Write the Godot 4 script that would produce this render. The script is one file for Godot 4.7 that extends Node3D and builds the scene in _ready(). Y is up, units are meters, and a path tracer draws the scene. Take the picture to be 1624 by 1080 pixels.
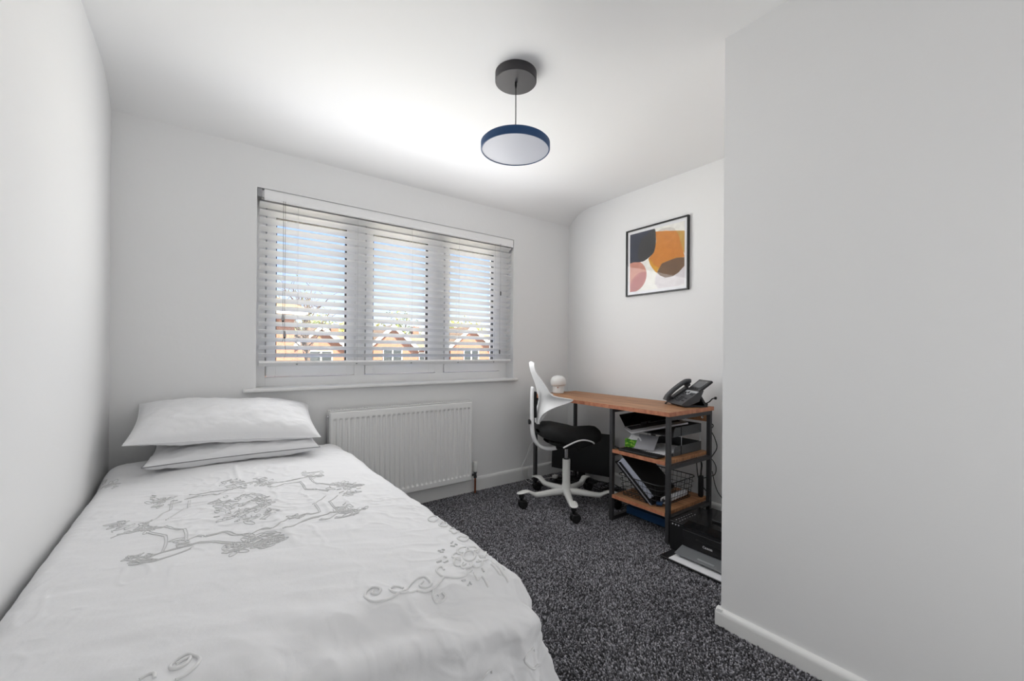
extends Node3D
# A small bedroom: window wall at z = 0, left wall at x = 0, desk wall at x = 3.17, floor at y = 0.

const ROOM_X := 3.17
const CEIL := 2.425
const PART_X := 2.108
const PART_Z := 2.0
const BACK_Z := 3.45
const WIN_X0 := 0.625
const WIN_X1 := 2.515
const WIN_Y0 := 0.885
const WIN_Y1 := 2.078

var used := {}
var M := {}

# ---------------------------------------------------------------- naming
func numbered(called: String) -> String:
	if not used.has(called):
		used[called] = 0
		return called
	used[called] += 1
	return "%s_%03d" % [called, used[called]]

func thing(called: String, label: String, category: String, at := Vector3.ZERO, turn := 0.0, group := "") -> Node3D:
	var o := Node3D.new()
	o.name = numbered(called)
	add_child(o)
	o.position = at
	o.rotation.y = turn
	tag(o, label, category, group)
	return o

func tag(o: Node, label: String, category: String, group := "", kind := "") -> void:
	o.set_meta("label", label)
	o.set_meta("category", category)
	if group != "":
		o.set_meta("group", group)
	if kind != "":
		o.set_meta("kind", kind)

func obj(called: String, mesh, m: Material, parent: Node = self, at := Transform3D.IDENTITY) -> MeshInstance3D:
	var o := MeshInstance3D.new()
	o.mesh = mesh.commit() if mesh is SurfaceTool else mesh
	o.material_override = m
	o.transform = at
	o.cast_shadow = GeometryInstance3D.SHADOW_CASTING_SETTING_ON
	if parent == self:
		o.name = numbered(called)
		add_child(o)
	else:
		o.name = called
		parent.add_child(o, true)
	return o

func struct(called: String, mesh, m: Material, label: String, category: String, parent: Node = self) -> MeshInstance3D:
	var o := obj(called, mesh, m, parent)
	if parent == self:
		tag(o, label, category, "", "structure")
	return o

# ---------------------------------------------------------------- shapes
func start() -> SurfaceTool:
	var st := SurfaceTool.new()
	st.begin(Mesh.PRIMITIVE_TRIANGLES)
	return st

func vert(st: SurfaceTool, p: Vector3, n: Vector3, uv := Vector2.ZERO) -> void:
	st.set_normal(n)
	st.set_uv(uv)
	st.add_vertex(p)

# a, b, c, d run counter-clockwise seen from the front
func quad(st: SurfaceTool, a: Vector3, b: Vector3, c: Vector3, d: Vector3) -> void:
	var n := (b - a).cross(c - a)
	if n.length_squared() < 1e-16:
		n = (c - a).cross(d - a)
	n = n.normalized()
	for p in [[a, Vector2(0, 1)], [c, Vector2(1, 0)], [b, Vector2(1, 1)], [a, Vector2(0, 1)], [d, Vector2(0, 0)], [c, Vector2(1, 0)]]:
		vert(st, p[0], n, p[1])

func tri(st: SurfaceTool, a: Vector3, b: Vector3, c: Vector3) -> void:
	var n := (b - a).cross(c - a).normalized()
	for p in [a, c, b]:
		vert(st, p, n)

func smooth_tri(st: SurfaceTool, p: Array, n: Array) -> void:
	for k in [0, 2, 1]:
		vert(st, p[k], n[k])

# box with rounded edges, centre c, full size s
func rbox(st: SurfaceTool, c: Vector3, s: Vector3, r := 0.003, b := Basis.IDENTITY) -> void:
	var h := s * 0.5
	r = minf(r, minf(h.x, minf(h.y, h.z)) * 0.98)
	var inner := h - Vector3(r, r, r)
	for f in 6:
		var ax := f % 3
		var sg := 1.0 if f < 3 else -1.0
		var au := (ax + 1) % 3
		var av := (ax + 2) % 3
		var gu := [-h[au], -inner[au], inner[au], h[au]]
		var gv := [-h[av], -inner[av], inner[av], h[av]]
		var P := []
		var N := []
		for j in 4:
			for i in 4:
				var q := Vector3.ZERO
				q[ax] = h[ax] * sg
				q[au] = gu[i]
				q[av] = gv[j]
				var k := q.clamp(-inner, inner)
				var n := (q - k).normalized()
				P.append(c + b * (k + n * r))
				N.append(b * n)
		for j in 3:
			for i in 3:
				var a := j * 4 + i
				var qd: Array = [a, a + 1, a + 5, a + 4] if sg > 0 else [a, a + 4, a + 5, a + 1]
				smooth_tri(st, [P[qd[0]], P[qd[1]], P[qd[2]]], [N[qd[0]], N[qd[1]], N[qd[2]]])
				smooth_tri(st, [P[qd[0]], P[qd[2]], P[qd[3]]], [N[qd[0]], N[qd[2]], N[qd[3]]])

func box(st: SurfaceTool, a: Vector3, b: Vector3, r := 0.0) -> void:
	if r > 0.0:
		rbox(st, (a + b) * 0.5, (b - a).abs(), r)
		return
	pbox(st, (a + b) * 0.5, (b - a).abs())

# plain box
func pbox(st: SurfaceTool, c: Vector3, s: Vector3, b := Basis.IDENTITY) -> void:
	var h := s * 0.5
	var p := []
	for k in 8:
		p.append(c + b * Vector3(h.x if k & 1 else -h.x, h.y if k & 2 else -h.y, h.z if k & 4 else -h.z))
	for q in [[4, 5, 7, 6], [1, 0, 2, 3], [5, 1, 3, 7], [0, 4, 6, 2], [6, 7, 3, 2], [0, 1, 5, 4]]:
		quad(st, p[q[0]], p[q[1]], p[q[2]], p[q[3]])

func rbox_mesh(s: Vector3, r := 0.003) -> SurfaceTool:
	var st := start()
	rbox(st, Vector3.ZERO, s, r)
	return st

# prism from a 2D outline (counter-clockwise) in the plane of axes ax, ay; extruded from d0 to d1 along ax x ay
func prism(st: SurfaceTool, pts: PackedVector2Array, o: Vector3, ax: Vector3, ay: Vector3, d0: float, d1: float) -> void:
	var az := ax.cross(ay).normalized()
	var idx := Geometry2D.triangulate_polygon(pts)
	var f := func(p: Vector2, d: float) -> Vector3: return o + ax * p.x + ay * p.y + az * d
	for k in range(0, idx.size(), 3):
		var t := [pts[idx[k]], pts[idx[k + 1]], pts[idx[k + 2]]]
		if (t[1] - t[0]).cross(t[2] - t[0]) < 0:
			t = [t[0], t[2], t[1]]
		tri(st, f.call(t[0], d1), f.call(t[1], d1), f.call(t[2], d1))
		tri(st, f.call(t[0], d0), f.call(t[2], d0), f.call(t[1], d0))
	var ccw := not Geometry2D.is_polygon_clockwise(pts)
	for k in pts.size():
		var a := pts[k]
		var b := pts[(k + 1) % pts.size()]
		if not ccw:
			var t2 := a
			a = b
			b = t2
		quad(st, f.call(a, d0), f.call(b, d0), f.call(b, d1), f.call(a, d1))

# surface of turning: profile points (radius, height) from bottom to top, round the axis at c
func lathe(st: SurfaceTool, prof: Array, c := Vector3.ZERO, seg := 32, b := Basis.IDENTITY) -> void:
	for k in prof.size() - 1:
		var p0: Vector2 = prof[k]
		var p1: Vector2 = prof[k + 1]
		var e := p1 - p0
		if e.length() < 1e-7:
			continue
		var n0 := Vector2(e.y, -e.x).normalized()
		var na := n0
		var nb := n0
		if k > 0:
			var q: Vector2 = p0 - prof[k - 1]
			var m := Vector2(q.y, -q.x).normalized()
			if m.dot(n0) > 0.75:
				na = (m + n0).normalized()
		if k < prof.size() - 2:
			var q2: Vector2 = prof[k + 2] - p1
			var m2 := Vector2(q2.y, -q2.x).normalized()
			if m2.dot(n0) > 0.75:
				nb = (m2 + n0).normalized()
		for s in seg:
			var t0 := TAU * s / seg
			var t1 := TAU * (s + 1) / seg
			var d0 := Vector3(cos(t0), 0, -sin(t0))
			var d1 := Vector3(cos(t1), 0, -sin(t1))
			var P := [c + b * (d0 * p0.x + Vector3.UP * p0.y), c + b * (d1 * p0.x + Vector3.UP * p0.y), c + b * (d1 * p1.x + Vector3.UP * p1.y), c + b * (d0 * p1.x + Vector3.UP * p1.y)]
			var N := [b * (d0 * na.x + Vector3.UP * na.y), b * (d1 * na.x + Vector3.UP * na.y), b * (d1 * nb.x + Vector3.UP * nb.y), b * (d0 * nb.x + Vector3.UP * nb.y)]
			if p0.x > 1e-6:
				smooth_tri(st, [P[0], P[1], P[2]], [N[0], N[1], N[2]])
			if p1.x > 1e-6:
				smooth_tri(st, [P[0], P[2], P[3]], [N[0], N[2], N[3]])

func smooth_path(pts: Array, per := 6) -> PackedVector3Array:
	var out := PackedVector3Array()
	for k in pts.size() - 1:
		var a: Vector3 = pts[maxi(k - 1, 0)]
		var b: Vector3 = pts[k]
		var c: Vector3 = pts[k + 1]
		var d: Vector3 = pts[mini(k + 2, pts.size() - 1)]
		for i in per:
			out.append(b.cubic_interpolate(c, a, d, float(i) / per))
	out.append(pts[pts.size() - 1])
	return out

# round tube along points; r may shrink to r1 at the far end; flat < 1 squashes it across "up"
func tube(st: SurfaceTool, pts: PackedVector3Array, r: float, sides := 8, r1 := -1.0, closed := false) -> void:
	var n := pts.size()
	if r1 < 0:
		r1 = r
	var rings := []
	var dirs := []
	var prev := Vector3.ZERO
	for k in n:
		var t := (pts[mini(k + 1, n - 1)] - pts[maxi(k - 1, 0)])
		if closed:
			t = pts[(k + 1) % n] - pts[(k + n - 1) % n]
		t = t.normalized()
		var x: Vector3
		if k == 0:
			x = t.cross(Vector3.UP if absf(t.y) < 0.9 else Vector3.RIGHT).normalized()
		else:
			x = (prev - t * prev.dot(t)).normalized()
		prev = x
		var y := t.cross(x)
		var rr := lerpf(r, r1, float(k) / maxf(1, n - 1))
		var ring := []
		var dr := []
		for s in sides:
			var a := TAU * s / sides
			var d := x * cos(a) + y * sin(a)
			ring.append(pts[k] + d * rr)
			dr.append(d)
		rings.append(ring)
		dirs.append(dr)
	var last := n if closed else n - 1
	for k in last:
		var k2 := (k + 1) % n
		for s in sides:
			var s2 := (s + 1) % sides
			smooth_tri(st, [rings[k][s], rings[k][s2], rings[k2][s2]], [dirs[k][s], dirs[k][s2], dirs[k2][s2]])
			smooth_tri(st, [rings[k][s], rings[k2][s2], rings[k2][s]], [dirs[k][s], dirs[k2][s2], dirs[k2][s]])
	if not closed:
		for s in range(1, sides - 1):
			tri(st, rings[0][0], rings[0][s + 1], rings[0][s])
			tri(st, rings[n - 1][0], rings[n - 1][s], rings[n - 1][s + 1])

# a grid of points (rows of equal length) as a smooth sheet; back adds a second skin shifted along the normals
func sheet(st: SurfaceTool, P: Array, flip := false, thick := 0.0) -> void:
	var rows := P.size()
	var cols: int = P[0].size()
	var N := []
	for j in rows:
		var row := PackedVector3Array()
		for i in cols:
			var du: Vector3 = P[j][mini(i + 1, cols - 1)] - P[j][maxi(i - 1, 0)]
			var dv: Vector3 = P[mini(j + 1, rows - 1)][i] - P[maxi(j - 1, 0)][i]
			var n := du.cross(dv)
			if n.length_squared() < 1e-14:
				n = Vector3.UP
			n = n.normalized()
			row.append(-n if flip else n)
		N.append(row)
	_skin(st, P, N, flip)
	if thick > 0.0:
		var Q := []
		var N2 := []
		for j in rows:
			var row := PackedVector3Array()
			var nr := PackedVector3Array()
			for i in cols:
				row.append(P[j][i] - N[j][i] * thick)
				nr.append(-N[j][i])
			Q.append(row)
			N2.append(nr)
		_skin(st, Q, N2, not flip)
		var rim := []
		for i in cols: rim.append([0, i])
		for j in range(1, rows): rim.append([j, cols - 1])
		for i in range(cols - 2, -1, -1): rim.append([rows - 1, i])
		for j in range(rows - 2, 0, -1): rim.append([j, 0])
		for k in rim.size():
			var a = rim[k]
			var b = rim[(k + 1) % rim.size()]
			var p0: Vector3 = P[a[0]][a[1]]
			var p1: Vector3 = P[b[0]][b[1]]
			var q0: Vector3 = Q[a[0]][a[1]]
			var q1: Vector3 = Q[b[0]][b[1]]
			if flip:
				quad(st, p0, p1, q1, q0)
			else:
				quad(st, p1, p0, q0, q1)

func _skin(st: SurfaceTool, P: Array, N: Array, flip: bool) -> void:
	for j in P.size() - 1:
		for i in P[0].size() - 1:
			var a := [P[j][i], P[j][i + 1], P[j + 1][i + 1], P[j + 1][i]]
			var n := [N[j][i], N[j][i + 1], N[j + 1][i + 1], N[j + 1][i]]
			if flip:
				smooth_tri(st, [a[0], a[2], a[1]], [n[0], n[2], n[1]])
				smooth_tri(st, [a[0], a[3], a[2]], [n[0], n[3], n[2]])
			else:
				smooth_tri(st, [a[0], a[1], a[2]], [n[0], n[1], n[2]])
				smooth_tri(st, [a[0], a[2], a[3]], [n[0], n[2], n[3]])

# ---------------------------------------------------------------- materials
func mat(c: Color, rough := 0.6, metal := 0.0) -> StandardMaterial3D:
	var m := StandardMaterial3D.new()
	m.albedo_color = c
	m.roughness = rough
	m.metallic = metal
	return m

func noise_tex(freq: float, seed_: int, lo: float, hi: float, size := 256, octaves := 4, normal := false, bump := 4.0) -> NoiseTexture2D:
	var n := FastNoiseLite.new()
	n.noise_type = FastNoiseLite.TYPE_SIMPLEX_SMOOTH
	n.frequency = freq
	n.seed = seed_
	n.fractal_octaves = octaves
	var t := NoiseTexture2D.new()
	t.width = size
	t.height = size
	t.seamless = true
	t.noise = n
	t.as_normal_map = normal
	t.bump_strength = bump
	if not normal:
		var g := Gradient.new()
		g.set_color(0, Color(lo, lo, lo))
		g.set_color(1, Color(hi, hi, hi))
		t.color_ramp = g
	return t

func wood_image(base: Color, dark: Color, light: Color, planks: int, seed_: int) -> ImageTexture:
	var w := 256
	var h := 512
	var im := Image.create(w, h, true, Image.FORMAT_RGB8)
	var n := FastNoiseLite.new()
	n.seed = seed_
	n.frequency = 0.02
	n.fractal_octaves = 4
	var rng := RandomNumberGenerator.new()
	rng.seed = seed_
	var tone := []
	var shift := []
	for k in planks:
		tone.append(rng.randf_range(-0.5, 0.5))
		shift.append(rng.randf_range(0, 900.0))
	for y in h:
		for x in w:
			var k := int(float(x) / w * planks)
			var g := n.get_noise_2d(x * 5.0 + shift[k], y * 0.35 + shift[k])
			var g2 := n.get_noise_2d(x * 22.0 + shift[k], y * 0.6)
			var t: float = clampf(g * 0.9 + g2 * 0.35 + tone[k] * 0.45, -1, 1)
			var c := base.lerp(light, t) if t > 0 else base.lerp(dark, -t)
			im.set_pixel(x, y, c)
	im.generate_mipmaps()
	return ImageTexture.create_from_image(im)

# ---------------------------------------------------------------- scene
func _ready() -> void:
	# camera
	var cam := Camera3D.new()
	cam.name = "camera"
	cam.near = 0.05
	cam.far = 300.0
	cam.projection = Camera3D.PROJECTION_FRUSTUM
	cam.size = 0.05 * 1080.0 / 659.0
	cam.frustum_offset = Vector2(0, 0.05 * 17.0 / 659.0)
	cam.position = Vector3(0.376, 1.12, 2.863)
	cam.basis = Basis(Vector3.UP, deg_to_rad(-36.6)) * Basis(Vector3.BACK, deg_to_rad(0.42))
	add_child(cam)
	cam.current = true

	# sky, exposure
	var env := Environment.new()
	var sky := Sky.new()
	var sm := ProceduralSkyMaterial.new()
	sm.sky_top_color = Color(0.50, 0.68, 0.95)
	sm.sky_horizon_color = Color(0.93, 0.96, 0.99)
	sm.sky_curve = 0.11
	sm.ground_horizon_color = Color(0.72, 0.74, 0.74)
	sm.ground_bottom_color = Color(0.45, 0.46, 0.44)
	sm.sky_energy_multiplier = 1.1
	sm.ground_energy_multiplier = 1.1
	sky.sky_material = sm
	env.background_mode = Environment.BG_SKY
	env.sky = sky
	env.ambient_light_source = Environment.AMBIENT_SOURCE_SKY
	env.tonemap_mode = Environment.TONE_MAPPER_LINEAR
	env.tonemap_exposure = 1.28
	env.sdfgi_enabled = true
	env.ssao_enabled = true
	env.ssil_enabled = true
	var we := WorldEnvironment.new()
	we.name = "environment"
	we.environment = env
	add_child(we)

	# sun: high behind the house, it lights the street and the houses across it
	var sun := DirectionalLight3D.new()
	sun.name = "sun"
	sun.light_color = Color(1.0, 0.96, 0.89)
	sun.light_energy = 12.0
	sun.light_angular_distance = 0.53
	sun.shadow_enabled = true
	sun.basis = Basis.looking_at(Vector3(-0.35, -0.78, -0.52))
	add_child(sun)

	make_materials()
	build_room()
	build_window()
	build_blind()
	build_radiator()
	build_bed()
	build_desk()
	build_chair()
	build_pendant()
	build_picture()
	build_table_lamp()
	build_phone()
	build_desk_bits()
	build_basket()
	build_monitor()
	build_printer()
	build_cables()
	build_outside()
	build_carpet()
	build_lights()

func make_materials() -> void:
	M.wall = mat(Color(0.94, 0.94, 0.94), 0.85)
	M.wall.uv1_triplanar = true
	M.wall.uv1_scale = Vector3(0.9, 0.9, 0.9)
	M.wall.normal_enabled = true
	M.wall.normal_texture = noise_tex(0.05, 3, 0, 1, 512, 4, true, 1.2)
	M.wall.normal_scale = 0.12
	M.ceiling = mat(Color(0.95, 0.95, 0.95), 0.9)
	M.trim = mat(Color(0.94, 0.94, 0.935), 0.35)
	M.upvc = mat(Color(0.97, 0.97, 0.97), 0.3)
	M.rubber = mat(Color(0.03, 0.03, 0.03), 0.6)
	M.glass = mat(Color(1, 1, 1, 0.03), 0.0)
	M.glass.transparency = BaseMaterial3D.TRANSPARENCY_ALPHA
	M.picture_glass = mat(Color(1, 1, 1, 0.012), 0.0)
	M.picture_glass.transparency = BaseMaterial3D.TRANSPARENCY_ALPHA
	M.picture_glass.metallic_specular = 0.35
	M.floor = mat(Color(0.2, 0.2, 0.21), 0.95)
	M.slat = mat(Color(0.975, 0.975, 0.975), 0.4)
	M.cord = mat(Color(0.78, 0.78, 0.78), 0.8)
	M.dark_cord = mat(Color(0.42, 0.41, 0.40), 0.8)
	M.plastic_grey = mat(Color(0.62, 0.62, 0.63), 0.4)
	M.black = mat(Color(0.075, 0.075, 0.08), 0.45)
	M.black_gloss = mat(Color(0.04, 0.04, 0.045), 0.12)
	M.black_matte = mat(Color(0.05, 0.05, 0.053), 0.8)
	M.steel_dark = mat(Color(0.20, 0.20, 0.21), 0.45)
	M.chrome = mat(Color(0.85, 0.85, 0.86), 0.18, 1.0)
	M.white_plastic = mat(Color(0.92, 0.92, 0.91), 0.32)
	M.paper = mat(Color(0.94, 0.94, 0.95), 0.8)
	M.cable = mat(Color(0.04, 0.04, 0.04), 0.5)
	M.white_cable = mat(Color(0.9, 0.9, 0.9), 0.5)

# a box set between two corners as one named wall piece
func wall(called: String, boxes: Array, m: Material, label: String, category: String) -> MeshInstance3D:
	var st := start()
	for b in boxes:
		box(st, b[0], b[1])
	return struct(called, st, m, label, category)

func build_room() -> void:
	var T := 0.3
	# floor slab under the carpet pile
	wall("floor", [[Vector3(-T, -0.25, -T), Vector3(ROOM_X + T, -0.008, BACK_Z + 1.5)]], M.floor, "dark grey carpeted bedroom floor", "floor")
	# ceiling: flat, bending down in a soft curve towards the window wall
	var st := start()
	var prof := []
	var drop := 0.115
	var run := 0.30
	prof.append(Vector2(0.0, CEIL - drop))
	for k in range(1, 15):
		var t := k / 14.0
		var e := 1.0 - pow(1.0 - t, 2.3)
		prof.append(Vector2(run * t, CEIL - drop + drop * e))
	prof.append(Vector2(BACK_Z + 1.3, CEIL))
	var rows := []
	for q in prof:
		rows.append(PackedVector3Array([Vector3(-0.02, q.y, q.x), Vector3(ROOM_X + T, q.y, q.x)]))
	sheet(st, rows, false)
	box(st, Vector3(-T, CEIL + 0.001, -T - 0.25), Vector3(ROOM_X + T, CEIL + 0.25, BACK_Z + 1.5))
	struct("ceiling", st, M.ceiling, "white plaster ceiling curving down softly above the window wall", "ceiling")
	# window wall with its opening
	wall("wall_window", [
		[Vector3(-T, -0.25, -T), Vector3(WIN_X0, CEIL + 0.05, 0)],
		[Vector3(WIN_X1, -0.25, -T), Vector3(ROOM_X + T, CEIL + 0.05, 0)],
		[Vector3(WIN_X0, -0.25, -T), Vector3(WIN_X1, WIN_Y0, 0)],
		[Vector3(WIN_X0, WIN_Y1, -T), Vector3(WIN_X1, CEIL + 0.05, 0)]], M.wall, "white painted wall around the wide window", "wall")
	wall("wall_left", [[Vector3(-T, -0.25, 0), Vector3(0, CEIL + 0.05, BACK_Z + T)]], M.wall, "plain white wall along the side of the bed", "wall")
	wall("wall_right", [[Vector3(ROOM_X, -0.25, 0), Vector3(ROOM_X + T, CEIL + 0.05, PART_Z + 0.2)]], M.wall, "white wall behind the desk with a framed print", "wall")
	wall("wall_partition", [[Vector3(PART_X, -0.25, PART_Z), Vector3(ROOM_X + T, CEIL + 0.05, BACK_Z + T)]], M.wall, "plain light grey wall projecting into the room beside the printer", "wall")
	# back wall out of view; its unseen doorway is placed to light the room
	wall("wall_back", [
		[Vector3(-T, -0.25, BACK_Z), Vector3(0.97, CEIL + 0.05, BACK_Z + 0.12)],
		[Vector3(1.73, -0.25, BACK_Z), Vector3(PART_X + 0.1, CEIL + 0.05, BACK_Z + 0.12)],
		[Vector3(0.97, 1.98, BACK_Z), Vector3(1.73, CEIL + 0.05, BACK_Z + 0.12)]], M.wall, "white wall out of view with an unseen doorway facing the window", "wall")
	wall("wall_unseen_landing", [  # unseen shell behind the doorway, out of view
		[Vector3(-T, -0.25, BACK_Z + 1.3), Vector3(ROOM_X + T, CEIL + 0.25, BACK_Z + 1.5)],
		[Vector3(-T - 0.2, -0.25, BACK_Z - 0.1), Vector3(-T, CEIL + 0.25, BACK_Z + 1.5)],
		[Vector3(ROOM_X + T, -0.25, BACK_Z - 0.1), Vector3(ROOM_X + T + 0.2, CEIL + 0.25, BACK_Z + 1.5)]], M.wall, "unseen white walls closing the space beyond the unseen doorway", "wall")
	var dt := start()  # architrave of the unseen doorway, out of view
	box(dt, Vector3(0.91, -0.01, BACK_Z - 0.015), Vector3(0.97, 2.04, BACK_Z + 0.0), 0.003)
	box(dt, Vector3(1.73, -0.01, BACK_Z - 0.015), Vector3(1.79, 2.04, BACK_Z + 0.0), 0.003)
	box(dt, Vector3(0.97, 1.98, BACK_Z - 0.015), Vector3(1.73, 2.04, BACK_Z + 0.0), 0.003)
	struct("trim_2", dt, M.trim, "white architrave around the unseen doorway", "architrave")
	# skirting boards with a rounded top
	skirting("baseboard_window", Vector3(0, 0, 0), Vector3(ROOM_X, 0, 0), Vector3(0, 0, 1), 0.105, "white skirting board below the radiator")
	skirting("baseboard_right", Vector3(ROOM_X, 0, 0), Vector3(ROOM_X, 0, PART_Z), Vector3(-1, 0, 0), 0.105, "white skirting board behind the desk")
	skirting("baseboard_left", Vector3(0, 0, BACK_Z), Vector3(0, 0, 0), Vector3(1, 0, 0), 0.105, "white skirting board behind the bed")
	skirting("baseboard_partition", Vector3(PART_X, 0, PART_Z - 0.016), Vector3(PART_X, 0, BACK_Z), Vector3(-1, 0, 0), 0.062, "white skirting board with a bright rounded top on the projecting wall")
	skirting("baseboard_return", Vector3(ROOM_X, 0, PART_Z), Vector3(PART_X - 0.016, 0, PART_Z), Vector3(0, 0, -1), 0.062, "short white skirting board behind the printer")

func skirting(called: String, a: Vector3, b: Vector3, out: Vector3, h: float, label: String) -> void:
	var st := start()
	var pts := PackedVector2Array([Vector2(-0.01, -0.05), Vector2(0.018, -0.05), Vector2(0.018, h - 0.022)])
	for k in 6:
		var t := PI * 0.5 * (k + 1) / 6.0
		pts.append(Vector2(0.018 * cos(t) + 0.0, h - 0.022 + 0.022 * sin(t)))
	pts.append(Vector2(-0.01, h))
	var d := (b - a)
	# outline in (out, up); out x up runs along the wall
	var along := out.cross(Vector3.UP)
	var o := a
	var L := d.dot(along)
	prism(st, pts, o, out, Vector3.UP, minf(0, L), maxf(0, L))
	struct(called, st, M.trim, label, "skirting board")

func build_window() -> void:
	var zf := -0.10
	var zb := -0.165
	# outer frame and mullions
	var root := Node3D.new()
	root.name = "window_1"
	add_child(root)
	tag(root, "wide white plastic window with three casements behind the blind", "window", "", "structure")
	var st := start()
	var y0 := WIN_Y0
	var y1 := WIN_Y1
	box(st, Vector3(WIN_X0, y0, zb), Vector3(0.682, y1, zf), 0.004)
	box(st, Vector3(2.435, y0, zb), Vector3(WIN_X1, y1, zf), 0.004)
	box(st, Vector3(0.68, y0, zb), Vector3(2.437, 0.948, zf), 0.004)
	box(st, Vector3(0.68, 2.012, zb), Vector3(2.437, y1, zf), 0.004)
	box(st, Vector3(1.213, 0.946, zb), Vector3(1.287, 2.014, zf), 0.004)
	box(st, Vector3(1.828, 0.946, zb), Vector3(1.902, 2.014, zf), 0.004)
	obj("window_frame", st, M.upvc, root)
	for s in [[0.684, 1.211, 0.736, 1.16], [1.289, 1.826, 1.34, 1.762], [1.904, 2.433, 1.947, 2.37]]:
		var f := start()
		var a := 0.952
		var b := 2.008
		var ga := 1.02
		var gb := 1.945
		box(f, Vector3(s[0], a, zb + 0.008), Vector3(s[2], b, zf + 0.012), 0.006)
		box(f, Vector3(s[3], a, zb + 0.008), Vector3(s[1], b, zf + 0.012), 0.006)
		box(f, Vector3(s[2] - 0.004, a, zb + 0.008), Vector3(s[3] + 0.004, ga, zf + 0.012), 0.006)
		box(f, Vector3(s[2] - 0.004, gb, zb + 0.008), Vector3(s[3] + 0.004, b, zf + 0.012), 0.006)
		var sash := obj("casement", f, M.upvc, root)
		var g := start()
		var w := 0.005
		var d0 := zf - 0.03
		var d1 := zf + 0.002
		box(g, Vector3(s[2], ga, d0), Vector3(s[2] + w, gb, d1))
		box(g, Vector3(s[3] - w, ga, d0), Vector3(s[3], gb, d1))
		box(g, Vector3(s[2], ga, d0), Vector3(s[3], ga + w, d1))
		box(g, Vector3(s[2], gb - w, d0), Vector3(s[3], gb, d1))
		obj("gasket", g, M.rubber, sash)
		var p := start()
		box(p, Vector3(s[2], ga, -0.122), Vector3(s[3], gb, -0.118))
		obj("pane", p, M.glass, sash)
	# inner sill
	var sl := start()
	rbox(sl, Vector3(1.553, 0.879, -0.028), Vector3(1.985, 0.024, 0.145), 0.010)
	struct("trim_1", sl, M.trim, "white rounded window sill board below the blind", "window sill")

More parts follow.
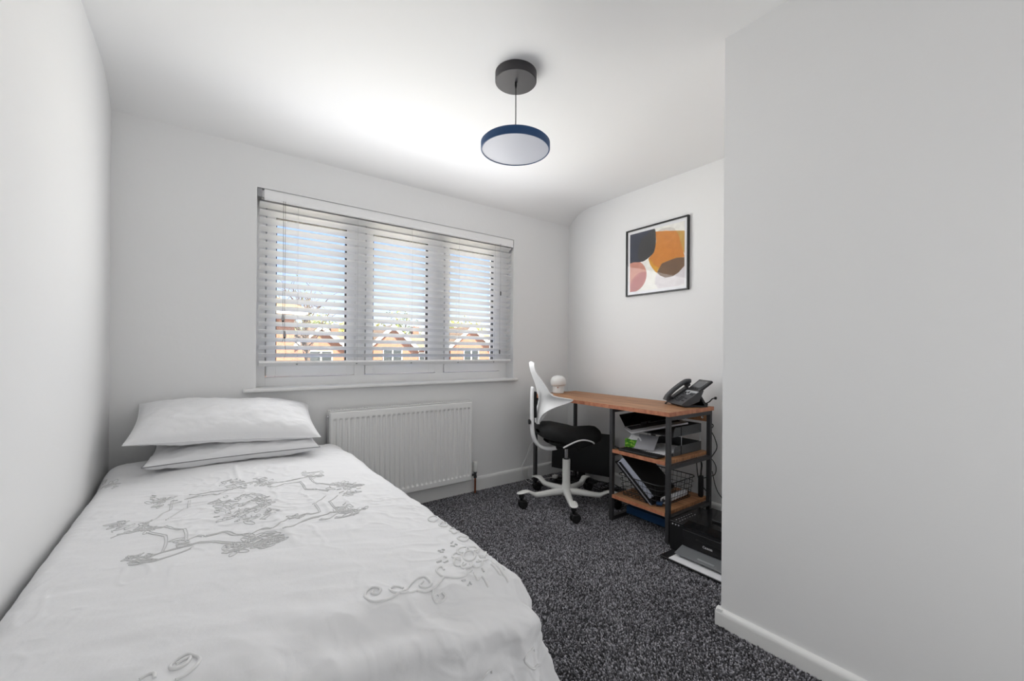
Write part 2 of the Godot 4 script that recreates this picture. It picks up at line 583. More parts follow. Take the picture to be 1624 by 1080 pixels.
func build_blind() -> void:
	var root := thing("venetian_blind", "white venetian blind with tilted slats covering the window", "blind", Vector3.ZERO)
	var x0 := 0.634
	var x1 := 2.505
	var zc := -0.036
	# valance with a moulded lower edge
	var st := start()
	var pts := PackedVector2Array([Vector2(0, 0), Vector2(0.010, 0.0), Vector2(0.012, 0.004), Vector2(0.012, 0.010), Vector2(0.007, 0.016), Vector2(0.007, 0.056), Vector2(0.010, 0.064), Vector2(0, 0.064)])
	prism(st, pts, Vector3(x1 - 0.004, 2.010, -0.012), Vector3(0, 0, 1), Vector3.UP, 0.0, 1.0)
	st = start()
	prism(st, pts, Vector3(x1 + 0.004, 2.010, -0.010), Vector3(0, 0, 1), Vector3.UP, -0.0, (x1 - x0) - 0.024)
	obj("valance", st, M.slat, root)
	st = start()
	box(st, Vector3(x0 + 0.004, 2.028, -0.062), Vector3(x1 - 0.004, 2.072, -0.014), 0.002)
	obj("head_rail", st, M.slat, root)
	for e in [[x0 - 0.007, x0 + 0.018], [x1 - 0.006, x1 + 0.008]]:
		st = start()
		box(st, Vector3(e[0], 2.026, -0.064), Vector3(e[1], 2.0755, -0.004), 0.002)
		obj("bracket", st, M.plastic_grey, root)
	# slats: curved section, room edge raised
	var pitch := 0.0477
	var tilt := deg_to_rad(27.0)
	var n := 20
	var ytop := 1.992
	var sec := []
	for k in 5:
		var t := k / 4.0 * 2.0 - 1.0
		sec.append(Vector2(t * 0.0255, 0.0022 * (1.0 - t * t)))
	var slat := start()
	var outline := PackedVector2Array()
	for q in sec: outline.append(q)
	for k in range(4, -1, -1): outline.append(sec[k] - Vector2(0, 0.0030))
	prism(slat, outline, Vector3.ZERO, Vector3(0, 0, 1), Vector3.UP, -(x1 - x0 - 0.012) * 0.5, (x1 - x0 - 0.012) * 0.5)
	var slat_mesh := slat.commit()
	for k in n:
		var b := Basis(Vector3.RIGHT, -tilt)
		obj("slat", slat_mesh, M.slat, root, Transform3D(b, Vector3((x0 + x1) * 0.5, ytop - k * pitch, zc)))
	# bottom rail
	st = start()
	rbox(st, Vector3.ZERO, Vector3(x1 - x0 - 0.012, 0.016, 0.050), 0.003)
	var yb := ytop - n * pitch - 0.004
	obj("bottom_rail", st, M.slat, root, Transform3D(Basis(Vector3.RIGHT, -tilt), Vector3((x0 + x1) * 0.5, yb, zc)))
	# ladder cords front and back, rungs and plugs
	for x in [0.846, 1.21, 1.60, 1.99, 2.33]:
		st = start()
		for s in [-1, 1]:
			var z: float = zc + s * 0.0255 * cos(tilt)
			tube(st, PackedVector3Array([Vector3(x, 2.03, z), Vector3(x, yb, z)]), 0.0008, 5)
		obj("ladder_cord", st, M.cord, root)
		st = start()
		lathe(st, [Vector2(0.0, 0.0), Vector2(0.006, 0.0), Vector2(0.005, 0.003), Vector2(0.0, 0.004)], Vector3(x, yb - 0.004, zc + 0.012), 10, Basis(Vector3.RIGHT, PI * 0.75))
		obj("cord_plug", st, M.plastic_grey, root)
	# lift cords with tassels at the left, tilt cords at the right
	for c in [[0.762, 1.33, 0], [0.772, 1.23, 1]]:
		st = start()
		tube(st, PackedVector3Array([Vector3(c[0], 2.02, 0.008), Vector3(c[0], c[1], 0.008)]), 0.0011, 6)
		var tail: Array = [Vector3(c[0], c[1] - 0.03, 0.008), Vector3(c[0] + 0.002, c[1] - 0.08, 0.008), Vector3(c[0] + 0.006, c[1] - 0.13, 0.009), Vector3(c[0] - 0.004, c[1] - 0.17, 0.008)]
		tube(st, smooth_path(tail, 4), 0.0011, 6)
		obj("lift_cord", st, M.dark_cord, root)
		st = start()
		var up: Array = [Vector2(0.0, -0.036), Vector2(0.009, -0.036), Vector2(0.008, -0.020), Vector2(0.004, 0.0), Vector2(0.0, 0.0)]
		lathe(st, up, Vector3(c[0], c[1] + 0.002, 0.008), 12)
		var tas := obj("tassel", st, M.plastic_grey, root)
		st = start()
		lathe(st, [Vector2(0.0, -0.046), Vector2(0.005, -0.044), Vector2(0.006, -0.036), Vector2(0.0, -0.036)], Vector3(c[0], c[1] + 0.002, 0.008), 10)
		obj("knot", st, M.rubber, tas)
	for c in [[2.375, 1.62], [2.368, 1.13]]:
		st = start()
		tube(st, PackedVector3Array([Vector3(c[0], 2.02, 0.006), Vector3(c[0], c[1], 0.006)]), 0.0010, 6)
		obj("tilt_cord", st, M.cord, root)
		st = start()
		lathe(st, [Vector2(0.0, -0.035), Vector2(0.0055, -0.035), Vector2(0.0055, -0.006), Vector2(0.002, 0.0), Vector2(0.0, 0.0)], Vector3(c[0], c[1] + 0.002, 0.006), 12)
		obj("tassel", st, M.dark_cord, root)

# ---------------------------------------------------------------- street outside
func gable_roof(parent: Node3D, x0: float, x1: float, z0: float, z1: float, eaves: float, ridge: float, along_z: bool, m: Material) -> void:
	var t := 0.16
	var ov := 0.3
	for s in [-1, 1]:
		var st := start()
		if along_z:
			var cx := (x0 + x1) * 0.5
			var e: float = (x1 if s > 0 else x0) + s * ov
			var sl := (ridge - eaves) / ((x1 - x0) * 0.5)
			var pts := PackedVector2Array([Vector2(cx, ridge), Vector2(e, eaves - ov * sl), Vector2(e, eaves - ov * sl + t), Vector2(cx, ridge + t)])
			prism(st, pts, Vector3.ZERO, Vector3.RIGHT, Vector3.UP, z0, z1 + 0.25)
		else:
			var cz := (z0 + z1) * 0.5
			var e2: float = (z1 if s > 0 else z0) + s * ov
			var sl2 := (ridge - eaves) / ((z1 - z0) * 0.5)
			var pts2 := PackedVector2Array([Vector2(cz, ridge), Vector2(e2, eaves - ov * sl2), Vector2(e2, eaves - ov * sl2 + t), Vector2(cz, ridge + t)])
			prism(st, pts2, Vector3.ZERO, Vector3(0, 0, 1), Vector3.UP, -x1 - 0.25, -x0 + 0.25)
		obj("roof", st, m, parent)

func house_window(parent: Node3D, c: Vector3, w: float, h: float) -> void:
	var st := start()
	box(st, c + Vector3(-w * 0.5, -h * 0.5, 0), c + Vector3(w * 0.5, h * 0.5, 0.06))
	var f := obj("window", st, M.bargeboard, parent)
	var n := 2 if w > 0.9 else 1
	for k in n:
		st = start()
		var pw := (w - 0.12 - 0.08 * (n - 1)) / n
		var x := c.x - w * 0.5 + 0.06 + k * (pw + 0.08)
		box(st, Vector3(x, c.y - h * 0.5 + 0.06, c.z + 0.061), Vector3(x + pw, c.y + h * 0.5 - 0.06, c.z + 0.065))
		obj("pane", st, M.far_pane, f)

func house(label: String, x: float, z: float, gw: float, apex: float, eaves: float, side: float) -> void:
	var gy := -2.75
	var root := thing("house", label, "house", Vector3(x, gy, z), 0.0, "brick houses across the street")
	# local: y = 0 at the ground, front gable faces +z
	var e := eaves - gy
	var a := apex - gy
	var st := start()
	prism(st, PackedVector2Array([Vector2(0, 0), Vector2(gw, 0), Vector2(gw, e), Vector2(gw * 0.5, a), Vector2(0, e)]), Vector3.ZERO, Vector3.RIGHT, Vector3.UP, -6.0, 0.0)
	obj("gable_wall", st, M.brick, root)
	gable_roof(root, 0, gw, -6.0, 0.0, e, a, true, M.tiles)
	for s in [-1, 1]:
		st = start()
		var hx := gw * 0.5
		var sl := (a - e) / hx
		var o := 0.34
		var pts: PackedVector2Array
		if s < 0:
			pts = PackedVector2Array([Vector2(-o, e - o * sl - 0.10), Vector2(hx, a - 0.10), Vector2(hx, a + 0.22), Vector2(-o, e - o * sl + 0.22)])
		else:
			pts = PackedVector2Array([Vector2(hx, a - 0.10), Vector2(gw + o, e - o * sl - 0.10), Vector2(gw + o, e - o * sl + 0.22), Vector2(hx, a + 0.22)])
		prism(st, pts, Vector3(0, 0, 0.26), Vector3.RIGHT, Vector3.UP, 0.0, 0.05)
		obj("bargeboard", st, M.bargeboard, root)
	st = start()
	box(st, Vector3(gw, 0, -7.5), Vector3(gw + side, e - 0.2, -1.2))
	obj("side_wall", st, M.brick, root)
	gable_roof(root, gw - 0.5, gw + side, -7.5, -1.2, e - 0.2, a - 0.5, false, M.tiles)
	house_window(root, Vector3(gw * 0.5, e - 0.75, 0.0), 1.6, 1.1)
	house_window(root, Vector3(gw * 0.5, 1.3, 0.0), 2.0, 1.3)
	house_window(root, Vector3(gw + side * 0.55, e - 0.95, -1.2), 1.2, 0.9)
	house_window(root, Vector3(gw + side * 0.30, 1.3, -1.2), 1.2, 1.2)
	st = start()
	box(st, Vector3(gw + side - 1.2, a - 2.0, -4.7), Vector3(gw + side - 0.6, a + 0.35, -4.1))
	obj("chimney", st, M.brick, root)

func tree(label: String, at: Vector3, h: float, r: float, leaf: Color, leaves: int, size: float, seed_: int) -> void:
	var root := thing("tree", label, "tree", at, 0.0, "trees across the street")
	var rng := RandomNumberGenerator.new()
	rng.seed = seed_
	var st := start()
	var tips := []
	tube(st, PackedVector3Array([Vector3.ZERO, Vector3(0.1, h * 0.3, 0.05), Vector3(0, h * 0.62, 0)]), h * 0.018, 7, h * 0.011)
	for k in 26:
		var y := h * rng.randf_range(0.30, 0.66)
		var a := rng.randf() * TAU
		var d := Vector3(cos(a), rng.randf_range(0.5, 1.6), sin(a)).normalized()
		var L := r * rng.randf_range(0.6, 1.1)
		var p0 := Vector3(0, y, 0)
		var p1 := p0 + d * L * 0.5 + Vector3(rng.randf_range(-0.1, 0.1), 0.05, rng.randf_range(-0.1, 0.1)) * r
		var p2 := p1 + (d + Vector3.UP * 0.35).normalized() * L * 0.5
		tube(st, smooth_path([p0, p1, p2], 3), h * 0.006, 5, h * 0.0015)
		for q in 5:
			var b := p1.lerp(p2, rng.randf())
			var e := b + Vector3(rng.randf_range(-1, 1), rng.randf_range(0.0, 1), rng.randf_range(-1, 1)).normalized() * r * rng.randf_range(0.15, 0.4)
			tube(st, PackedVector3Array([b, e]), h * 0.0022, 4, h * 0.0008)
			tips.append(e)
			tips.append(b.lerp(e, 0.5))
		tips.append(p2)
	obj("trunk", st, M.bark, root)
	var qm := QuadMesh.new()
	qm.size = Vector2(size, size * 0.6)
	var mm := MultiMesh.new()
	mm.transform_format = MultiMesh.TRANSFORM_3D
	mm.mesh = qm
	mm.instance_count = leaves
	for k in leaves:
		var p: Vector3 = tips[rng.randi() % tips.size()] + Vector3(rng.randfn(), rng.randfn(), rng.randfn()) * r * 0.10
		mm.set_instance_transform(k, Transform3D(Basis.from_euler(Vector3(rng.randf() * TAU, rng.randf() * TAU, rng.randf() * TAU)), p))
	var mi := MultiMeshInstance3D.new()
	mi.name = "foliage"
	mi.multimesh = mm
	var lm := mat(leaf, 0.7)
	lm.cull_mode = BaseMaterial3D.CULL_DISABLED
	mi.material_override = lm
	mi.set_meta("kind", "stuff")
	root.add_child(mi, true)

func build_outside() -> void:
	M.brick = mat(Color(0.50, 0.34, 0.265), 0.9)
	var bt := noise_tex(0.09, 31, 0.72, 1.0, 256, 4)
	M.brick.albedo_texture = bt
	M.brick.uv1_triplanar = true
	M.brick.uv1_scale = Vector3(0.7, 1.6, 0.7)
	M.tiles = mat(Color(0.40, 0.33, 0.26), 0.9)
	M.tiles.albedo_texture = bt
	M.tiles.uv1_triplanar = true
	M.bargeboard = mat(Color(0.92, 0.92, 0.90), 0.5)
	M.far_pane = mat(Color(0.16, 0.18, 0.19), 0.1)
	M.bark = mat(Color(0.25, 0.20, 0.16), 0.9)
	var st := start()
	quad(st, Vector3(-70, -2.75, 40), Vector3(110, -2.75, 40), Vector3(110, -2.75, -130), Vector3(-70, -2.75, -130))
	var gm := mat(Color(0.74, 0.74, 0.70), 0.9)
	gm.albedo_texture = noise_tex(0.05, 40, 0.8, 1.0)
	gm.uv1_triplanar = true
	gm.uv1_scale = Vector3(0.2, 0.2, 0.2)
	struct("ground_outside", st, gm, "sunlit ground between the houses outside", "ground")
	st = start()
	box(st, Vector3(-70, -2.75, -17), Vector3(110, -2.72, -10))
	struct("road", st, mat(Color(0.62, 0.62, 0.62), 0.9), "pale road running between the houses", "road")
	# nearer brick house at the left with a hipped brown roof
	var nh := thing("house", "nearer orange brick house with a low brown roof beside the bare tree", "house", Vector3(-5.0, -2.75, -22.0), 0.0, "brick houses across the street")
	st = start()
	box(st, Vector3(0, 0, 0), Vector3(8.03, 5.15, 8.0))
	obj("wall", st, M.brick, nh)
	st = start()
	box(st, Vector3(-0.4, 5.15, -0.4), Vector3(8.4, 5.30, 8.4))
	obj("fascia", st, M.bargeboard, nh)
	st = start()
	var A := [Vector3(-0.45, 5.30, 8.45), Vector3(8.5, 5.30, 8.45), Vector3(8.5, 5.30, -0.45), Vector3(-0.45, 5.30, -0.45), Vector3(2.4, 7.0, 4.0), Vector3(5.7, 7.0, 4.0)]
	quad(st, A[0], A[1], A[5], A[4])
	quad(st, A[2], A[3], A[4], A[5])
	tri(st, A[1], A[2], A[5])
	tri(st, A[3], A[0], A[4])
	quad(st, A[3], A[2], A[1], A[0])
	obj("roof", st, M.tiles, nh)
	house_window(nh, Vector3(5.6, 3.6, 8.0), 1.4, 1.2)
	house("brick house with a white edged gable beside the nearer house", 5.5, -30.0, 3.6, 2.75, 1.25, 1.05)
	house("brick house with a white edged gable between two similar houses", 10.9, -30.0, 3.6, 3.0, 1.45, 2.9)
	house("brick house with a white edged gable beside the leafy tree", 18.0, -30.0, 4.2, 3.2, 1.55, 4.2)
	tree("tall bare branched tree beside the nearer brick house", Vector3(5.6, -2.75, -26.0), 9.6, 2.6, Color(0.45, 0.50, 0.26), 260, 0.10, 3)
	tree("leafy tree with dark twigs behind the last gabled house", Vector3(18.2, -2.75, -41.0), 9.6, 2.6, Color(0.44, 0.50, 0.24), 1400, 0.16, 4)
	tree("low yellow green tree behind the gap between the houses", Vector3(13.4, -2.75, -42.0), 6.8, 2.8, Color(0.66, 0.66, 0.36), 2600, 0.24, 5)
	tree("broad yellow green tree behind the last gabled house", Vector3(25.5, -2.75, -42.0), 7.0, 3.2, Color(0.60, 0.62, 0.32), 2600, 0.24, 6)
	tree("pale green tree behind the gabled house beside the bare tree", Vector3(9.6, -2.75, -44.0), 7.0, 2.8, Color(0.58, 0.62, 0.36), 2400, 0.24, 7)

# ---------------------------------------------------------------- carpet
func build_carpet() -> void:
	var st := start()
	# one tuft: a short stubby bundle
	var n := 5
	for s in n:
		var a0 := TAU * s / n
		var a1 := TAU * (s + 1) / n
		var b0 := Vector3(cos(a0) * 0.8, 0, -sin(a0) * 0.8)
		var b1 := Vector3(cos(a1) * 0.8, 0, -sin(a1) * 0.8)
		var m0 := Vector3(cos(a0) * 0.85, 0.65, -sin(a0) * 0.85)
		var m1 := Vector3(cos(a1) * 0.85, 0.65, -sin(a1) * 0.85)
		quad(st, b0, b1, m1, m0)
		tri(st, m0, m1, Vector3(0, 1.0, 0))
	var mesh := st.commit()
	var rng := RandomNumberGenerator.new()
	rng.seed = 99
	var lean := FastNoiseLite.new()
	lean.seed = 6
	lean.frequency = 2.2
	lean.fractal_octaves = 3
	var buf := PackedFloat32Array()
	var step := 0.0064
	var count := 0
	var shades := [0.048, 0.075, 0.11, 0.155, 0.22, 0.31, 0.43]
	var z := 0.022
	while z < 2.95:
		var x := 0.86
		while x < 3.15:
			if not (x > PART_X - 0.02 and z > PART_Z - 0.02):
				var px := x + rng.randf_range(-0.003, 0.003)
				var pz := z + rng.randf_range(-0.003, 0.003)
				var r := rng.randf_range(0.0030, 0.0045)
				var h := rng.randf_range(0.007, 0.0105)
				var lx := lean.get_noise_2d(px, pz) * 0.9 + rng.randf_range(-0.45, 0.45)
				var lz := lean.get_noise_2d(px + 40.0, pz) * 0.9 + rng.randf_range(-0.45, 0.45)
				var g: float = shades[rng.randi() % 7] * rng.randf_range(0.85, 1.2)
				buf.append_array(PackedFloat32Array([r, h * lx * 0.6, 0, px, 0, h, 0, -0.0085, 0, h * lz * 0.6, r, pz, g * 1.0, g * 0.98, g * 1.06, 1.0]))
				count += 1
			x += step
		z += step
	var mm := MultiMesh.new()
	mm.transform_format = MultiMesh.TRANSFORM_3D
	mm.use_colors = true
	mm.mesh = mesh
	mm.instance_count = count
	mm.buffer = buf
	var mi := MultiMeshInstance3D.new()
	mi.name = "carpet_pile"
	mi.multimesh = mm
	var cm := mat(Color.WHITE, 0.95)
	cm.vertex_color_use_as_albedo = true
	mi.material_override = cm
	add_child(mi)
	tag(mi, "speckled dark grey carpet pile covering the bedroom floor", "carpet", "", "stuff")

# ---------------------------------------------------------------- daylight at the window, light from the unseen doorway
func build_lights() -> void:
	# daylight of the glazed opening: three bands as wide as the window, turned up as the slats turn the light up
	for k in 3:
		var day := AreaLight3D.new()
		day.name = "window_daylight_%d" % k
		day.area_size = Vector2(1.80, 0.34)
		day.light_energy = 0.565
		day.light_color = Color(0.985, 0.987, 0.988)
		day.shadow_enabled = true
		day.area_range = 12.0
		add_child(day)
		day.position = Vector3(1.56, 1.16 + 0.35 * k, 0.075)
		day.basis = Basis.looking_at(Vector3(0, 0.14, 1))
	# area light at an unseen doorway behind the camera, placed to brighten the room
	var unseen_rear_light := AreaLight3D.new()
	unseen_rear_light.name = "unseen_doorway_light"
	unseen_rear_light.area_size = Vector2(0.74, 1.94)
	unseen_rear_light.light_energy = 0.60
	unseen_rear_light.light_color = Color(0.988, 0.988, 0.988)
	unseen_rear_light.shadow_enabled = true
	unseen_rear_light.area_range = 12.0
	add_child(unseen_rear_light)
	unseen_rear_light.position = Vector3(1.35, 0.99, BACK_Z - 0.01)
	unseen_rear_light.basis = Basis.looking_at(Vector3(0, 0, -1))

# ---------------------------------------------------------------- radiator, pendant, picture
func build_radiator() -> void:
	var root := thing("radiator", "white ribbed panel radiator on the wall below the window", "radiator", Vector3(1.5375, 0.112, 0.0))
	var W := 1.045
	var H := 0.615
	var zf := 0.088
	var n := 29
	var pitch := W / (n + 0.9)
	var st := start()
	var ys := [0.0, 0.004, 0.010, 0.036, 0.042, 0.050, 0.056, 0.3, H - 0.060, H - 0.054, H - 0.046, H - 0.040, H - 0.010, H - 0.004, H]
	var zs := [-0.010, -0.002, 0.0, 0.0, 0.0, 1.0, 1.0, 1.0, 1.0, 1.0, 0.0, 0.0, 0.0, -0.002, -0.010]
	var xs := []
	xs.append([-W * 0.5, -1.0]); xs.append([-W * 0.5 + 0.003, -0.2]); xs.append([-W * 0.5 + 0.008, 0.0])
	for k in n:
		var c := -W * 0.5 + pitch * (k + 0.95)
		for q in [[-0.0125, 0.0], [-0.0095, 0.35], [-0.0065, 0.9], [-0.004, 1.0], [0.004, 1.0], [0.0065, 0.9], [0.0095, 0.35], [0.0125, 0.0]]:
			xs.append([c + q[0], q[1]])
	xs.append([W * 0.5 - 0.008, 0.0]); xs.append([W * 0.5 - 0.003, -0.2]); xs.append([W * 0.5, -1.0])
	var rows := []
	for j in ys.size():
		var row := PackedVector3Array()
		for q in xs:
			var z := zf
			if zs[j] < 0: z += zs[j]
			else: z -= zs[j] * maxf(q[1], 0) * 0.012
			if q[1] < 0: z += q[1] * 0.010 if zs[j] >= 0 else minf(0.0, q[1] * 0.010 - zs[j])
			row.append(Vector3(q[0], ys[j], z))
		rows.append(row)
	sheet(st, rows, false)
	box(st, Vector3(-W * 0.5, 0.0, zf - 0.020), Vector3(W * 0.5, H, zf - 0.0135))
	obj("front_panel", st, M.trim, root)
	st = start()
	box(st, Vector3(-W * 0.5 + 0.01, 0.01, 0.030), Vector3(W * 0.5 - 0.01, H - 0.01, 0.040), 0.003)
	obj("rear_panel", st, M.trim, root)
	for s in [-1, 1]:
		st = start()
		box(st, Vector3(s * (W * 0.5 + 0.001), 0.02, 0.030), Vector3(s * (W * 0.5 - 0.003), H + 0.008, zf - 0.006), 0.001)
		obj("side_cover", st, M.trim, root)
	# top cover with slots
	var top := start()
	box(top, Vector3(-W * 0.5, H + 0.002, 0.028), Vector3(W * 0.5, H + 0.009, 0.036), 0.001)
	box(top, Vector3(-W * 0.5, H + 0.002, zf - 0.018), Vector3(W * 0.5, H + 0.009, zf - 0.006), 0.001)
	for k in 60:
		var x := -W * 0.5 + W * (k + 0.5) / 60.0
		pbox(top, Vector3(x, H + 0.006, 0.053), Vector3(0.007, 0.004, 0.035))
	obj("top_cover", top, M.trim, root)
	# air vent plug at the left top corner
	st = start()
	lathe(st, [Vector2(0, 0), Vector2(0.009, 0), Vector2(0.009, 0.010), Vector2(0.005, 0.012), Vector2(0, 0.012)], Vector3(-W * 0.5, H - 0.03, 0.060), 12, Basis(Vector3.BACK, PI * 0.5))
	obj("air_vent", st, M.chrome, root)
	# thermostatic valve and copper pipe at the right
	var vx := W * 0.5 + 0.045
	var copper := mat(Color(0.72, 0.42, 0.30), 0.3, 1.0)
	var v := Node3D.new()
	st = start()
	tube(st, PackedVector3Array([Vector3(vx, -0.112, 0.06), Vector3(vx, 0.012, 0.06)]), 0.0075, 14)
	obj("copper_pipe", st, copper, root)
	st = start()
	lathe(st, [Vector2(0, 0.008), Vector2(0.013, 0.008), Vector2(0.013, 0.022), Vector2(0.010, 0.024), Vector2(0.010, 0.046), Vector2(0.014, 0.048), Vector2(0.014, 0.058), Vector2(0, 0.058)], Vector3(vx, 0, 0.06), 12)
	tube(st, PackedVector3Array([Vector3(vx, 0.034, 0.06), Vector3(W * 0.5 - 0.01, 0.034, 0.06)]), 0.009, 12)
	obj("valve_body", st, M.steel_dark, root)
	st = start()
	lathe(st, [Vector2(0, 0.056), Vector2(0.015, 0.056), Vector2(0.0185, 0.062), Vector2(0.0185, 0.118), Vector2(0.0165, 0.134), Vector2(0, 0.136)], Vector3(vx, 0, 0.06), 20)
	for k in 10:
		var a := TAU * k / 10
		rbox(st, Vector3(vx + cos(a) * 0.0185, 0.092, 0.06 + sin(a) * 0.0185), Vector3(0.003, 0.05, 0.003), 0.001, Basis(Vector3.UP, -a))
	obj("valve_head", st, M.white_plastic, root)
	v.free()

func build_pendant() -> void:
	var at := Vector3(1.547, 0, 1.301)
	var root := thing("pendant_lamp", "blue disc pendant lamp hanging from a dark round ceiling rose", "lamp", at + Vector3(0, CEIL, 0))
	var dark := mat(Color(0.21, 0.20, 0.21), 0.5)
	var blue := mat(Color(0.10, 0.27, 0.45), 0.5)
	var y0 := CEIL
	var st := start()
	lathe(st, [Vector2(0, 2.3820 - y0), Vector2(0.094, 2.3820 - y0), Vector2(0.097, 2.3850 - y0), Vector2(0.097, 2.4245 - y0), Vector2(0, 2.4245 - y0)], Vector3.ZERO, 64)
	obj("ceiling_rose", st, dark, root)
	st = start()
	lathe(st, [Vector2(0, 2.3540 - y0), Vector2(0.003, 2.3540 - y0), Vector2(0.0055, 2.3660 - y0), Vector2(0.0055, 2.3800 - y0), Vector2(0.009, 2.3825 - y0), Vector2(0, 2.3825 - y0)], Vector3.ZERO, 16)
	obj("cord_grip", st, M.black, root)
	st = start()
	tube(st, PackedVector3Array([Vector3(0, 2.3610 - y0, 0), Vector3(0.001, 2.2160 - y0, 0), Vector3(0, 2.1020 - y0, 0)]), 0.0024, 10)
	obj("cord", st, M.black, root)
	st = start()
	lathe(st, [Vector2(0.1555, 2.0660 - y0), Vector2(0.1555, 2.0615 - y0), Vector2(0.159, 2.0615 - y0), Vector2(0.162, 2.0650 - y0), Vector2(0.162, 2.0940 - y0), Vector2(0.155, 2.1010 - y0), Vector2(0, 2.1040 - y0)], Vector3.ZERO, 96)
	obj("shade", st, blue, root)
	st = start()
	lathe(st, [Vector2(0, 2.0640 - y0), Vector2(0.1554, 2.0640 - y0), Vector2(0.1554, 2.0720 - y0), Vector2(0, 2.0720 - y0)], Vector3.ZERO, 96)
	var dif := mat(Color(0.80, 0.815, 0.86), 0.45)
	obj("diffuser", st, dif, root)

func in_poly(p: Vector2, pts: PackedVector2Array) -> bool:
	return Geometry2D.is_point_in_polygon(p, pts)

func round_poly(raw: Array, per := 6) -> PackedVector2Array:
	var out := PackedVector2Array()
	var n := raw.size()
	for k in n:
		var a: Vector2 = raw[(k + n - 1) % n]
		var b: Vector2 = raw[k]
		var c: Vector2 = raw[(k + 1) % n]
		var d: Vector2 = raw[(k + 2) % n]
		for i in per:
			out.append(b.cubic_interpolate(c, a, d, float(i) / per))
	return out

func print_image() -> ImageTexture:
	var S := 300
	var im := Image.create(S, S, false, Image.FORMAT_RGB8)
	var V := func(x, y): return Vector2(x, y)
	var navy := round_poly([V.call(-0.05, -0.05), V.call(0.25, -0.06), V.call(0.46, -0.02), V.call(0.50, 0.16), V.call(0.475, 0.37), V.call(0.37, 0.46), V.call(0.25, 0.505), V.call(0.1, 0.49), V.call(-0.05, 0.44)])
	var grey_in := round_poly([V.call(0.2, 0.16), V.call(0.32, 0.07), V.call(0.5, 0.0), V.call(0.6, 0.2), V.call(0.5, 0.4), V.call(0.3, 0.52), V.call(0.16, 0.42)])
	var orange := PackedVector2Array([V.call(0.485, 0.05), V.call(0.6, 0.07), V.call(0.85, 0.12), V.call(0.9, 0.2), V.call(0.978, 0.47), V.call(1.0, 0.56), V.call(0.86, 0.57), V.call(0.62, 0.60), V.call(0.54, 0.70), V.call(0.50, 0.72), V.call(0.41, 0.60), V.call(0.362, 0.48), V.call(0.47, 0.38), V.call(0.51, 0.2)])
	var ochre := PackedVector2Array([V.call(0.85, 0.12), V.call(1.02, 0.16), V.call(1.02, 0.55), V.call(0.978, 0.47), V.call(0.9, 0.2)])
	var yellow := PackedVector2Array([V.call(0.362, 0.48), V.call(0.405, 0.5), V.call(0.46, 0.6), V.call(0.56, 0.66), V.call(0.52, 0.74), V.call(0.45, 0.66), V.call(0.40, 0.586)])
	var brown := PackedVector2Array([V.call(0.525, 0.73), V.call(0.61, 0.60), V.call(0.72, 0.575), V.call(0.86, 0.55), V.call(1.02, 0.57), V.call(1.02, 0.68), V.call(0.90, 0.79), V.call(0.80, 0.835), V.call(0.68, 0.84), V.call(0.58, 0.79)])
	var pale := PackedVector2Array([V.call(0.49, 0.82), V.call(0.53, 0.73), V.call(0.7, 0.70), V.call(1.02, 0.68), V.call(1.02, 0.98), V.call(0.75, 1.02), V.call(0.55, 1.0), V.call(0.49, 0.92)])
	var n := FastNoiseLite.new()
	n.seed = 11
	n.frequency = 0.03
	for y in S:
		for x in S:
			var p := Vector2(float(x) / S, float(y) / S)
			var c := Color(0.945, 0.94, 0.915)
			if in_poly(p, pale): c = Color(0.885, 0.865, 0.875)
			if ((p - Vector2(0.66, 0.13)) / Vector2(0.19, 0.10)).length() < 1.0: c = Color(0.85, 0.83, 0.80)
			if ((p - Vector2(0.64, 0.17)) / Vector2(0.15, 0.10)).length() < 1.0: c = Color(0.93, 0.80, 0.68)
			if in_poly(p, ochre): c = Color(0.80, 0.62, 0.27)
			if in_poly(p, orange): c = Color(0.83, 0.52, 0.14)
			if in_poly(p, yellow): c = Color(0.86, 0.62, 0.12)
			if in_poly(p, brown): c = Color(0.45, 0.33, 0.22)
			if ((p - Vector2(0.04, 0.735)) / Vector2(0.29, 0.275)).length() < 1.0:
				c = Color(0.80, 0.55, 0.48)
				if ((p - Vector2(0.26, 0.92)) / Vector2(0.25, 0.24)).length() < 1.0: c = Color(0.70, 0.38, 0.36)
			if in_poly(p, navy):
				c = Color(0.18, 0.20, 0.27)
				if in_poly(p, grey_in): c = Color(0.19, 0.185, 0.19)
			var g := n.get_noise_2d(x, y) * 0.05
			im.set_pixel(x, y, Color(c.r + g, c.g + g, c.b + g))
	return ImageTexture.create_from_image(im)

